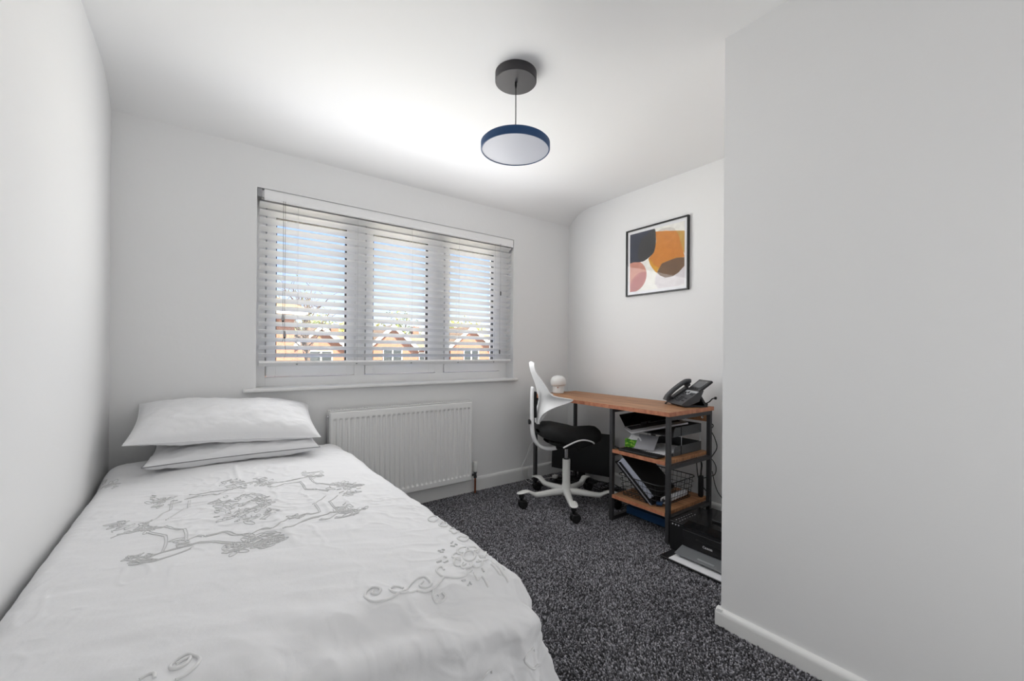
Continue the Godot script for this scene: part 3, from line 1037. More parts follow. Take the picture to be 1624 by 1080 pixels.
func build_picture() -> void:
	var z0 := 0.683
	var z1 := 1.229
	var y0 := 1.571
	var y1 := 2.106
	var root := thing("framed_picture", "framed abstract print of orange, navy, pink and brown rounded shapes", "picture", Vector3(ROOM_X, (y0 + y1) * 0.5, (z0 + z1) * 0.5))
	var hw := (z1 - z0) * 0.5
	var hh := (y1 - y0) * 0.5
	var fr := mat(Color(0.06, 0.06, 0.062), 0.35)
	var st := start()
	var d := -0.022
	var w := 0.011
	box(st, Vector3(d, -hh, -hw), Vector3(-0.001, -hh + w, hw), 0.0015)
	box(st, Vector3(d, hh - w, -hw), Vector3(-0.001, hh, hw), 0.0015)
	box(st, Vector3(d, -hh + w, -hw), Vector3(-0.001, hh - w, -hw + w), 0.0015)
	box(st, Vector3(d, -hh + w, hw - w), Vector3(-0.001, hh - w, hw), 0.0015)
	obj("frame", st, fr, root)
	st = start()
	box(st, Vector3(-0.010, -hh + 0.009, -hw + 0.009), Vector3(-0.002, hh - 0.009, hw - 0.009))
	obj("mount", st, M.paper, root)
	# the print: u runs along +z seen from the room (right to the viewer)
	var im := StandardMaterial3D.new()
	im.albedo_texture = print_image()
	im.roughness = 0.85
	st = start()
	var m := 0.034
	var a := Vector3(-0.0108, -hh + m + 0.002, -hw + m)
	var b := Vector3(-0.0108, -hh + m + 0.002, hw - m)
	var c := Vector3(-0.0108, hh - m, hw - m)
	var e := Vector3(-0.0108, hh - m, -hw + m)
	quad(st, a, b, c, e)
	obj("print", st, im, root)
	st = start()
	box(st, Vector3(-0.0175, -hh + 0.010, -hw + 0.010), Vector3(-0.0150, hh - 0.010, hw - 0.010))
	obj("pane", st, M.picture_glass, root)

# ---------------------------------------------------------------- desk and what stands on it
const DZ0 := 0.20
const DZ1 := 1.47
const DX0 := 2.555
const DX1 := 3.06
const DTOP := 0.768

func build_desk() -> void:
	var wood := StandardMaterial3D.new()
	wood.albedo_texture = wood_image(Color(0.66, 0.465, 0.315), Color(0.41, 0.27, 0.17), Color(0.79, 0.61, 0.44), 7, 5)
	wood.roughness = 0.5
	wood.uv1_triplanar = true
	wood.uv1_scale = Vector3(2.0, 2.0, 0.75)
	var edge := StandardMaterial3D.new()
	edge.albedo_texture = wood_image(Color(0.72, 0.46, 0.34), Color(0.52, 0.30, 0.20), Color(0.80, 0.56, 0.43), 2, 9)
	edge.roughness = 0.5
	edge.uv1_triplanar = true
	edge.uv1_scale = Vector3(0.8, 3.0, 0.8)
	var iron := mat(Color(0.215, 0.215, 0.22), 0.5)
	var root := thing("desk", "wooden topped desk with a dark steel frame and two open shelves", "desk", Vector3((DX0 + DX1) * 0.5, 0, (DZ0 + DZ1) * 0.5))
	var o := root.position
	var B := func(a: Vector3, b: Vector3, r: float) -> SurfaceTool:
		var s := start()
		box(s, a - o, b - o, r)
		return s
	var top := obj("tabletop", B.call(Vector3(DX0 + 0.001, DTOP - 0.024, DZ0 + 0.001), Vector3(DX1, DTOP, DZ1 - 0.001), 0.001), wood, root)
	obj("edge_band", B.call(Vector3(DX0, DTOP - 0.025, DZ0), Vector3(DX0 + 0.0015, DTOP - 0.0006, DZ1), 0.0), edge, top)
	obj("edge_band", B.call(Vector3(DX0, DTOP - 0.025, DZ1 - 0.0015), Vector3(DX1, DTOP - 0.0006, DZ1), 0.0), edge, top)
	var yt := DTOP - 0.025
	var t := 0.0125
	var xf := DX0 + 0.020
	var xb := DX1 - 0.025
	for z in [DZ0 + 0.035, 1.033, DZ1 - 0.0175]:
		for x in [xf, xb]:
			obj("leg", B.call(Vector3(x - t, 0, z - t), Vector3(x + t, yt, z + t), 0.0015), iron, root)
		obj("top_bar", B.call(Vector3(xf + t, yt - 0.025, z - t), Vector3(xb - t, yt, z + t), 0.0015), iron, root)
		obj("floor_bar", B.call(Vector3(xf + t, 0.0, z - t), Vector3(xb - t, 0.025, z + t), 0.0015), iron, root)
	for y in [0.452, 0.152]:
		for z in [1.033, DZ1 - 0.0175]:
			obj("shelf_bar", B.call(Vector3(xf + t, y - 0.025, z - t), Vector3(xb - t, y, z + t), 0.0015), iron, root)
		var sh := obj("shelf", B.call(Vector3(DX0 + 0.008, y, 1.0460), Vector3(xb + 0.01, y + 0.022, DZ1 - 0.0305), 0.001), wood, root)
		obj("edge_band", B.call(Vector3(DX0 + 0.0065, y, 1.0460), Vector3(DX0 + 0.008, y + 0.0215, DZ1 - 0.0305), 0.0), edge, sh)
	obj("cross_bar", B.call(Vector3(2.79, 0.0, 1.0455), Vector3(2.815, 0.025, DZ1 - 0.03), 0.0015), iron, root)
	obj("back_rail", B.call(Vector3(xb - 0.006, yt - 0.075, DZ0 + 0.0475), Vector3(xb + 0.010, yt - 0.002, 1.0205), 0.001), wood, root)
	obj("back_rail", B.call(Vector3(xb - 0.006, yt - 0.075, 1.0455), Vector3(xb + 0.010, yt - 0.002, DZ1 - 0.03), 0.001), wood, root)
	var s := start()
	lathe(s, [Vector2(0, 0), Vector2(0.008, 0), Vector2(0.007, 0.003), Vector2(0.003, 0.003), Vector2(0.0, 0.001)], Vector3(xb - 0.006, yt - 0.05, DZ1 - 0.06) - o, 14, Basis(Vector3.BACK, PI * 0.5))
	obj("bolt", s, M.chrome, root)

func build_table_lamp() -> void:
	var root := thing("table_lamp", "small white mushroom table lamp on the far end of the desk", "lamp", Vector3(2.80, DTOP, 0.262))
	var w := mat(Color(0.93, 0.93, 0.925), 0.35)
	var st := start()
	lathe(st, [Vector2(0, 0), Vector2(0.043, 0), Vector2(0.047, 0.004), Vector2(0.047, 0.058), Vector2(0.044, 0.062), Vector2(0, 0.062)], Vector3.ZERO, 40)
	obj("base", st, w, root)
	st = start()
	lathe(st, [Vector2(0.0, 0.063), Vector2(0.056, 0.063), Vector2(0.062, 0.067), Vector2(0.065, 0.078), Vector2(0.065, 0.100), Vector2(0.060, 0.120), Vector2(0.050, 0.135), Vector2(0.034, 0.145), Vector2(0.016, 0.149), Vector2(0, 0.150)], Vector3.ZERO, 48)
	obj("lamp_shade", st, w, root)
	st = start()
	lathe(st, [Vector2(0, 0.0), Vector2(0.005, 0.0), Vector2(0.005, 0.006), Vector2(0.0, 0.007)], Vector3(-0.033, 0.050, 0.034), 12, Basis(Vector3(0, 0, 1).rotated(Vector3.UP, -PI * 0.25), PI * 0.5) )
	obj("switch", st, mat(Color(0.62, 0.30, 0.18), 0.4), root)
	# its white flex hangs down beside the desk leg and loops on the carpet
	st = start()
	var pts: Array = [Vector3(2.79, 0.775, 0.245), Vector3(2.74, 0.774, 0.205), Vector3(2.72, 0.755, 0.185), Vector3(2.69, 0.60, 0.165), Vector3(2.675, 0.40, 0.15), Vector3(2.62, 0.326, 0.12), Vector3(2.574, 0.231, 0.12), Vector3(2.527, 0.153, 0.12), Vector3(2.521, 0.085, 0.13), Vector3(2.585, 0.014, 0.15), Vector3(2.66, 0.006, 0.15), Vector3(2.76, 0.006, 0.11), Vector3(2.87, 0.010, 0.14)]
	for k in pts.size(): pts[k] -= root.position
	tube(st, smooth_path(pts, 6), 0.0024, 8)
	var flex := obj("flex", st, M.white_cable, root)
	st = start()
	var p2: Array = [Vector3(2.66, 0.36, 0.14), Vector3(2.585, 0.215, 0.12), Vector3(2.605, 0.15, 0.12), Vector3(2.59, 0.06, 0.13), Vector3(2.64, 0.008, 0.17)]
	for k in p2.size(): p2[k] -= root.position
	tube(st, smooth_path(p2, 6), 0.0022, 8)
	obj("loop", st, M.white_cable, flex)

func build_phone() -> void:
	var turn := atan2(-0.86, -0.51)
	var root := thing("desk_phone", "dark grey office phone with handset and tilted screen on the desk", "telephone", Vector3(2.945, DTOP, 1.345), turn)
	var body_m := mat(Color(0.26, 0.265, 0.275), 0.45)
	var dark := mat(Color(0.15, 0.155, 0.16), 0.45)
	var silver := mat(Color(0.78, 0.79, 0.80), 0.35, 0.3)
	# wedge body; the keypad face slopes up away from the user (+z)
	var st := start()
	var prof := PackedVector2Array([Vector2(0.085, 0.012), Vector2(0.088, 0.016), Vector2(0.086, 0.024), Vector2(-0.045, 0.112), Vector2(-0.058, 0.108), Vector2(-0.035, 0.055), Vector2(-0.03, 0.04), Vector2(0.04, 0.012)])
	# outline in (z, y) -> axes z, y ; z x y = -x
	prism(st, prof, Vector3.ZERO, Vector3(0, 0, 1), Vector3.UP, -0.105, 0.105)
	obj("body", st, body_m, root)
	# foot stand
	st = start()
	prism(st, PackedVector2Array([Vector2(-0.04, 0.075), Vector2(-0.05, 0.08), Vector2(-0.098, 0.004), Vector2(-0.098, 0.0), Vector2(0.06, 0.0), Vector2(0.075, 0.014), Vector2(0.04, 0.014), Vector2(-0.078, 0.010)]), Vector3.ZERO, Vector3(0, 0, 1), Vector3.UP, -0.085, 0.085)
	obj("stand", st, dark, root)
	# face frame of reference: origin at the front of the keypad face
	var fdir := Vector3(0, 0.088, -0.131).normalized()
	var fn := Vector3(0, 0.131, 0.088).normalized()
	var fb := Basis(Vector3.RIGHT, fn, Vector3.RIGHT.cross(fn))
	var F := func(x: float, s: float, h: float) -> Vector3: return Vector3(0, 0.024, 0.086) + fdir * s + Vector3(x, 0, 0) + fn * h
	# keypad
	var keym := mat(Color(0.09, 0.09, 0.095), 0.4)
	var km := rbox_mesh(Vector3(0.012, 0.004, 0.007), 0.0015).commit()
	for r in 4:
		for c in 3:
			obj("key", km, keym, root, Transform3D(fb, F.call(-0.002 + c * 0.0155, 0.022 + r * 0.0135, 0.001)))
	var sk := rbox_mesh(Vector3(0.010, 0.004, 0.010), 0.002).commit()
	for q in [[-0.030, 0.030], [-0.030, 0.048], [-0.030, 0.092], [0.056, 0.030], [0.072, 0.030], [0.056, 0.056], [0.072, 0.056], [0.060, 0.100], [0.078, 0.100], [-0.022, 0.112]]:
		obj("function_key", sk, keym, root, Transform3D(fb, F.call(q[0], q[1], 0.001)))
	# silver band with the round navigation pad
	st = start()
	rbox(st, F.call(0.030, 0.128, 0.0005), Vector3(0.135, 0.004, 0.020), 0.0015, fb)
	obj("silver_band", st, silver, root)
	st = start()
	lathe(st, [Vector2(0, 0), Vector2(0.019, 0), Vector2(0.018, 0.004), Vector2(0.012, 0.005), Vector2(0.0115, 0.0035), Vector2(0, 0.0035)], F.call(0.020, 0.112, 0.0005), 28, fb)
	obj("navigation_ring", st, silver, root)
	st = start()
	lathe(st, [Vector2(0, 0), Vector2(0.0095, 0), Vector2(0.009, 0.006), Vector2(0, 0.0065)], F.call(0.020, 0.112, 0.0005), 20, fb)
	obj("navigation_button", st, keym, root)
	# tilted screen unit
	var sd := Vector3(0, 0.088, -0.118).normalized()
	var sn := Vector3(0, 0.118, 0.088).normalized()
	var sb := Basis(Vector3.RIGHT, sn, Vector3.RIGHT.cross(sn))
	var so: Vector3 = F.call(0.030, 0.139, 0.004)
	st = start()
	rbox(st, so + sd * 0.055 - sn * 0.006, Vector3(0.148, 0.016, 0.112), 0.004, sb)
	var su := obj("screen_unit", st, dark, root)
	st = start()
	rbox(st, so + sd * 0.062 + sn * 0.0022, Vector3(0.104, 0.002, 0.066), 0.0008, sb)
	var scr := mat(Color(0.36, 0.37, 0.38), 0.25)
	obj("screen", st, scr, su)
	for k in 4:
		st = start()
		rbox(st, so + sd * 0.014 + sn * 0.003 + Vector3(-0.045 + k * 0.026, 0, 0), Vector3(0.016, 0.003, 0.008), 0.001, sb)
		obj("soft_key", st, keym, su)
	# handset lying along the left side
	st = start()
	var hp: Array = [F.call(-0.078, -0.014, 0.014), F.call(-0.078, 0.01, 0.030), F.call(-0.078, 0.06, 0.041), F.call(-0.078, 0.12, 0.045), F.call(-0.078, 0.175, 0.042), F.call(-0.078, 0.200, 0.028)]
	var path := smooth_path(hp, 8)
	var rows := []
	for k in path.size():
		var t := float(k) / (path.size() - 1)
		var tg := (path[mini(k + 1, path.size() - 1)] - path[maxi(k - 1, 0)]).normalized()
		var up := Vector3.RIGHT.cross(tg)
		if up.dot(fn) < 0: up = -up
		var wd := 0.021 + 0.005 * (pow(absf(t * 2 - 1), 4))
		var th := 0.0125 + 0.003 * pow(absf(t * 2 - 1), 3)
		if k == 0 or k == path.size() - 1:
			wd *= 0.5
			th *= 0.4
		var row := PackedVector3Array()
		for s in 17:
			var a := TAU * s / 16.0
			var ca := signf(cos(a)) * pow(absf(cos(a)), 0.6)
			var sa := signf(sin(a)) * pow(absf(sin(a)), 0.6)
			row.append(path[k] + Vector3.RIGHT * ca * wd + up * sa * th)
		rows.append(row)
	sheet(st, rows, true)
	var hs := obj("handset", st, body_m, root)
	for q in [[0.012, 0.016], [0.172, 0.036]]:
		st = start()
		lathe(st, [Vector2(0.0, 0.0), Vector2(0.019, 0.0), Vector2(0.021, 0.020), Vector2(0, 0.021)], F.call(-0.078, q[0], 0.006), 20, fb)
		obj("ear_cup" if q[0] > 0.1 else "mouthpiece", st, body_m, hs)
	st = start()
	rbox(st, F.call(-0.078, 0.095, 0.004), Vector3(0.048, 0.014, 0.135), 0.005, fb)
	obj("cradle", st, dark, root)
	# coiled cord bunched at the front left corner
	st = start()
	var cp := []
	for k in 90:
		var a := k * 0.9
		cp.append(F.call(-0.100, -0.010, 0) + Vector3(-0.0005 * k + cos(a) * 0.004, -0.014 + sin(a) * 0.004, 0.004 - 0.0004 * k))
	tube(st, PackedVector3Array(cp), 0.0016, 5)
	obj("coiled_cord", st, M.cable, root)

func build_desk_bits() -> void:
	# small black adapter and its lead standing up behind the phone
	var root := thing("cable_adapter", "small black plug adapter with a bent lead behind the phone", "adapter", Vector3(3.035, DTOP, 1.425))
	var st := start()
	rbox(st, Vector3(0, 0.012, 0), Vector3(0.022, 0.020, 0.030), 0.004, Basis(Vector3.UP, 0.6))
	obj("adapter_block", st, M.black, root)
	st = start()
	tube(st, smooth_path([Vector3(0.005, 0.016, 0.0), Vector3(0.03, 0.028, 0.012), Vector3(0.05, 0.046, 0.02), Vector3(0.07, 0.050, 0.028)], 5), 0.004, 8)
	obj("lead", st, M.cable, root)
	st = start()
	rbox(st, Vector3(0.074, 0.050, 0.03), Vector3(0.016, 0.018, 0.012), 0.003)
	obj("plug", st, M.black, root)
	# document trays on the upper shelf
	var sy := 0.474
	var tray_m := mat(Color(0.30, 0.305, 0.31), 0.5)
	for k in 2:
		var tr := thing("letter_tray", ["dark grey letter tray with white papers on the upper shelf", "dark grey letter tray holding the open laptop above the other tray"][k], "letter tray", Vector3(2.865, sy + 0.002 + k * 0.118, 1.275), 0.0, "letter trays on the desk shelf")
		var a := Vector3(-0.165, 0.0, -0.125)
		var b := Vector3(0.165, 0.0, 0.125)
		st = start()
		box(st, Vector3(a.x, 0.0, a.z), Vector3(b.x, 0.003, b.z), 0.001)
		obj("tray_floor", st, tray_m, tr)
		for s in [-1, 1]:
			st = start()
			var pts := PackedVector2Array([Vector2(a.x + 0.008, 0.0), Vector2(b.x, 0.0), Vector2(b.x, 0.058), Vector2(a.x + 0.030, 0.058), Vector2(a.x + 0.018, 0.045)])
			prism(st, pts, Vector3(0, 0, s * 0.125), Vector3.RIGHT, Vector3.UP, -0.0012, 0.0012)
			var sd := obj("tray_side", st, tray_m, tr)
			st = start()
			box(st, Vector3(a.x + 0.088, 0.002, s * 0.125 - 0.0018), Vector3(a.x + 0.097, 0.0565, s * 0.125 + 0.0018))
			obj("clip", st, M.black_matte, sd)
		st = start()
		box(st, Vector3(b.x - 0.0024, 0.0, a.z), Vector3(b.x, 0.058, b.z))
		obj("tray_back", st, tray_m, tr)
		for x in [a.x + 0.10, b.x - 0.012]:
			for s in [-1, 1]:
				if k == 1:
					st = start()
					tube(st, PackedVector3Array([Vector3(x, -0.062, s * 0.123), Vector3(x, 0.001, s * 0.123)]), 0.0022, 8)
					obj("riser", st, M.chrome, tr)
	# papers lying in the lower tray, sticking out at the front
	for q in [[0.0, 2.80, 1.262, 0.06, 0.006, "thick pile of white paper flat in the lower letter tray"], [0.0065, 2.785, 1.255, -0.10, 0.003, "few white sheets lying askew on the pile in the lower tray"], [0.010, 2.79, 1.27, 0.02, 0.002, "topmost white sheet on the papers in the lower tray"]]:
		var pp := thing("paper_sheet", q[5], "paper", Vector3(q[1], sy + 0.0055 + q[0], q[2]), q[3], "papers in the lower tray")
		st = start()
		var rows := []
		for j in 8:
			var row := PackedVector3Array()
			for i in 8:
				var x := (i / 7.0 - 0.5) * 0.297
				row.append(Vector3(x, q[4] + 0.0008 * sin(x * 20.0 + j) + 0.004 * maxf(0, -x - 0.08) * 10.0 * q[0] * 40.0 * 0.1, (j / 7.0 - 0.5) * 0.205))
			rows.append(row)
		sheet(st, rows, true, q[4])
		obj("sheets", st, M.paper, pp)
	# sheet of card leaning between the trays
	var card := thing("folded_leaflet", "grey folded leaflet propped between the two letter trays", "leaflet", Vector3(2.665, sy + 0.022, 1.225), 0.25)
	st = start()
	rbox(st, Vector3(0.03, 0.040, 0.0), Vector3(0.115, 0.002, 0.13), 0.0008, Basis(Vector3.BACK, 0.72))
	obj("leaf", st, mat(Color(0.66, 0.66, 0.68), 0.6), card)
	st = start()
	rbox(st, Vector3(0.025, 0.004, 0.0), Vector3(0.12, 0.002, 0.13), 0.0008, Basis(Vector3.BACK, 0.02))
	obj("leaf", st, mat(Color(0.75, 0.75, 0.77), 0.6), card)
	# open laptop resting askew on the upper tray, its front corner drooping
	var lap := thing("laptop", "silver laptop with open black screen resting askew on the upper letter tray", "laptop", Vector3.ZERO)
	var cl := Vector3(2.570, 0.596, 1.185)
	var cr := Vector3(2.872, 0.664, 1.405)
	var lx := (cr - cl).normalized()
	var ly := Vector3(-0.10, 1.0, -0.06)
	var lz := lx.cross(ly).normalized()
	ly = lz.cross(lx).normalized()
	lap.transform = Transform3D(Basis(lx, ly, lz), (cl + cr) * 0.5 - lz * 0.09)
	st = start()
	rbox(st, Vector3(0, 0.004, 0), Vector3(0.375, 0.013, 0.18), 0.004)
	var lb := obj("base", st, mat(Color(0.74, 0.74, 0.75), 0.35, 0.3), lap)
	st = start()
	rbox(st, Vector3(0.0, 0.0108, -0.02), Vector3(0.33, 0.002, 0.10), 0.0008)
	obj("keyboard", st, M.black_matte, lb)
	st = start()
	var lidb := Basis(Vector3.RIGHT, -1.05)
	rbox(st, Vector3(0, 0.012, -0.088) + lidb * Vector3(0, 0.062, 0), Vector3(0.345, 0.125, 0.006), 0.002, lidb)
	obj("lid", st, M.black_gloss, lap)
	# green box with a white packet on it
	var gb := thing("tissue_box", "small bright green carton with white tissue on top", "carton", Vector3(2.715, sy, 1.115), 0.10)
	st = start()
	rbox(st, Vector3(0, 0.031, 0), Vector3(0.075, 0.062, 0.115), 0.002)
	var gt := mat(Color(0.36, 0.66, 0.16), 0.45)
	gt.albedo_texture = green_image()
	gt.albedo_color = Color.WHITE
	gt.uv1_triplanar = true
	gt.uv1_scale = Vector3(8, 8, 8)
	obj("carton", st, gt, gb)
	st = start()
	var rows2 := []
	for j in 13:
		var row := PackedVector3Array()
		for i in 13:
			var u := i / 12.0 * 2 - 1
			var v := j / 12.0 * 2 - 1
			var e := maxf(0.0, 1.0 - u * u * u * u) * maxf(0.0, 1.0 - v * v * v * v)
			row.append(Vector3(u * 0.034 + 0.006 * sin(v * 5), 0.062 + e * (0.030 + 0.010 * sin(u * 7 + v * 3)), v * 0.055 + 0.015))
		rows2.append(row)
	sheet(st, rows2, true)
	obj("tissue", st, M.paper, gb)
	# keyboard lying at the front of the shelf
	var kb := thing("computer_keyboard", "slim black computer keyboard along the front of the upper shelf", "keyboard", Vector3(2.612, sy, 1.235), 0.04)
	st = start()
	rbox(st, Vector3(0, 0.007, 0), Vector3(0.085, 0.012, 0.285), 0.004)
	var kbb := obj("case", st, M.black, kb)
	var kk := rbox_mesh(Vector3(0.0125, 0.004, 0.0125), 0.001).commit()
	for r in 5:
		for c in 17:
			obj("key", kk, M.black_matte, kbb, Transform3D(Basis.IDENTITY, Vector3(-0.031 + r * 0.0155, 0.0145, -0.130 + c * 0.0162)))
	# small black pen case beside it
	var pen := thing("pen", "short black pen beside the keyboard on the shelf", "pen", Vector3(2.60, sy, 1.072), 1.2)
	st = start()
	lathe(st, [Vector2(0, 0), Vector2(0.002, 0.002), Vector2(0.005, 0.014), Vector2(0.005, 0.10), Vector2(0.004, 0.105), Vector2(0, 0.105)], Vector3(-0.05, 0.0052, 0.0), 12, Basis(Vector3.BACK, -PI * 0.5))
	obj("barrel", st, M.black, pen)

func green_image() -> ImageTexture:
	var n := FastNoiseLite.new()
	n.seed = 4
	n.frequency = 0.06
	var im := Image.create(64, 64, false, Image.FORMAT_RGB8)
	for y in 64:
		for x in 64:
			var v := n.get_noise_2d(x, y * 1.6)
			var c := Color(0.30, 0.60, 0.13)
			if v > 0.28: c = Color(0.70, 0.86, 0.35)
			elif v > 0.05: c = Color(0.40, 0.72, 0.18)
			elif v < -0.35: c = Color(0.16, 0.42, 0.10)
			im.set_pixel(x, y, c)
	return ImageTexture.create_from_image(im)

func build_basket() -> void:
	var y0 := 0.174
	var x0 := 2.592
	var x1 := 2.985
	var z0 := 1.062
	var z1 := 1.395
	var H := 0.135
	var root := thing("wire_basket", "dark wire basket on the lower desk shelf", "basket", Vector3((x0 + x1) * 0.5, y0, (z0 + z1) * 0.5))
	var hx := (x1 - x0) * 0.5
	var hz := (z1 - z0) * 0.5
	var wm := mat(Color(0.16, 0.16, 0.165), 0.4)
	var ring := func(y: float, inset: float) -> PackedVector3Array:
		var out := PackedVector3Array()
		var r := 0.035
		for c in [[1, 1, 0], [-1, 1, 1], [-1, -1, 2], [1, -1, 3]]:
			for k in 6:
				var a: float = (c[2] + k / 5.0) * PI * 0.5
				out.append(Vector3(c[0] * (hx - inset - r) + cos(a) * r, y, c[1] * (hz - inset - r) + sin(a) * r))
		return out
	for k in 5:
		var st := start()
		var y := 0.004 + (H - 0.004) * k / 4.0
		tube(st, ring.call(y, 0.018 * (1.0 - k / 4.0)), 0.0032 if k == 4 else 0.0016, 8, -1.0, true)
		obj("rim" if k == 4 else "hoop", st, wm, root)
	# uprights that run over the bottom
	for k in 11:
		var x := -hx + 0.045 + (2 * hx - 0.09) * k / 10.0
		var st := start()
		tube(st, PackedVector3Array([Vector3(x, H, hz - 0.001), Vector3(x, 0.004, hz - 0.019), Vector3(x, 0.003, -hz + 0.019), Vector3(x, H, -hz + 0.001)]), 0.0014, 6)
		obj("wire", st, wm, root)
	for k in 9:
		var z := -hz + 0.045 + (2 * hz - 0.09) * k / 8.0
		var st := start()
		tube(st, PackedVector3Array([Vector3(hx - 0.001, H, z), Vector3(hx - 0.019, 0.004, z), Vector3(-hx + 0.019, 0.003, z), Vector3(-hx + 0.001, H, z)]), 0.0014, 6)
		obj("wire", st, wm, root)
	# black ring binder with a pale page edge, leaning in the basket
	var bd := thing("ring_binder", "black ring binder with pale page block leaning in the wire basket", "binder", Vector3(2.74, 0.206, 1.295), 0.0)
	bd.rotation = Vector3(deg_to_rad(-47), deg_to_rad(8), 0)
	var st := start()
	box(st, Vector3(-0.135, 0.0, -0.040), Vector3(0.15, 0.315, -0.036), 0.001)
	obj("cover", st, M.black_matte, bd)
	st = start()
	box(st, Vector3(-0.135, 0.0, 0.032), Vector3(0.15, 0.315, 0.036), 0.001)
	obj("cover", st, M.black_matte, bd)
	st = start()
	box(st, Vector3(0.146, 0.0, -0.036), Vector3(0.15, 0.315, 0.032), 0.001)
	obj("spine", st, M.black_matte, bd)
	st = start()
	box(st, Vector3(-0.124, 0.010, -0.034), Vector3(0.10, 0.300, 0.030), 0.001)
	obj("pages", st, mat(Color(0.74, 0.76, 0.82), 0.8), bd)
	# slim folder with a shiny metal edge in front of the binder
	var fo := thing("slim_folder", "slim folder with a bright metal edge leaning against the binder", "folder", Vector3(2.735, 0.226, 1.352), 0.0)
	fo.rotation = Vector3(deg_to_rad(-47), deg_to_rad(8), 0)
	st = start()
	box(st, Vector3(-0.140, 0.0, -0.066), Vector3(0.10, 0.32, -0.062), 0.001)
	obj("folder_cover", st, M.black_matte, fo)
	st = start()
	box(st, Vector3(-0.146, 0.0, -0.068), Vector3(-0.1405, 0.32, -0.060), 0.001)
	obj("metal_edge", st, M.chrome, fo)
	# white roll lying along the front of the basket
	var ro := thing("paper_roll", "white paper roll lying in the bottom of the wire basket", "paper roll", Vector3(2.80, 0.2005, 1.352), 0.05)
	st = start()
	lathe(st, [Vector2(0.012, -0.13), Vector2(0.020, -0.13), Vector2(0.021, -0.128), Vector2(0.021, 0.128), Vector2(0.020, 0.13), Vector2(0.012, 0.13)], Vector3.ZERO, 24, Basis(Vector3.BACK, -PI * 0.5))
	obj("roll", st, M.paper, ro)
	var bl := thing("blue_packet", "small blue packet lying in the corner of the wire basket", "packet", Vector3(2.650, 0.1785, 1.345), 0.4)
	st = start()
	rbox(st, Vector3(0, 0.008, 0), Vector3(0.05, 0.014, 0.035), 0.003)
	obj("packet_body", st, mat(Color(0.10, 0.27, 0.45), 0.4), bl)
	# black power block standing beside the basket
	var pb := thing("power_block", "black power block with leads beside the wire basket", "power adapter", Vector3(3.005, 0.174, 1.415), 0.3)
	st = start()
	rbox(st, Vector3(0, 0.070, 0), Vector3(0.040, 0.140, 0.030), 0.010)
	obj("block", st, M.black, pb)
	st = start()
	tube(st, smooth_path([Vector3(0.0, 0.135, 0), Vector3(0.005, 0.165, 0), Vector3(0.02, 0.20, 0.0), Vector3(0.05, 0.222, -0.01), Vector3(0.085, 0.225, -0.02)], 6), 0.005, 8)
	obj("lead", st, M.cable, pb)
	# blue file box on the carpet below the shelf
	var bb := thing("blue_box", "flat blue box lying on the floor bar under the lower shelf", "box", Vector3(2.815, 0.0252, 1.240), 0.0)
	st = start()
	rbox(st, Vector3(0, 0.026, 0), Vector3(0.24, 0.052, 0.36), 0.003)
	obj("box_body", st, mat(Color(0.08, 0.25, 0.42), 0.5), bb)
	st = start()
	rbox(st, Vector3(0.01, 0.0545, 0), Vector3(0.20, 0.006, 0.33), 0.002)
	obj("papers", st, mat(Color(0.70, 0.71, 0.73), 0.7), bb)

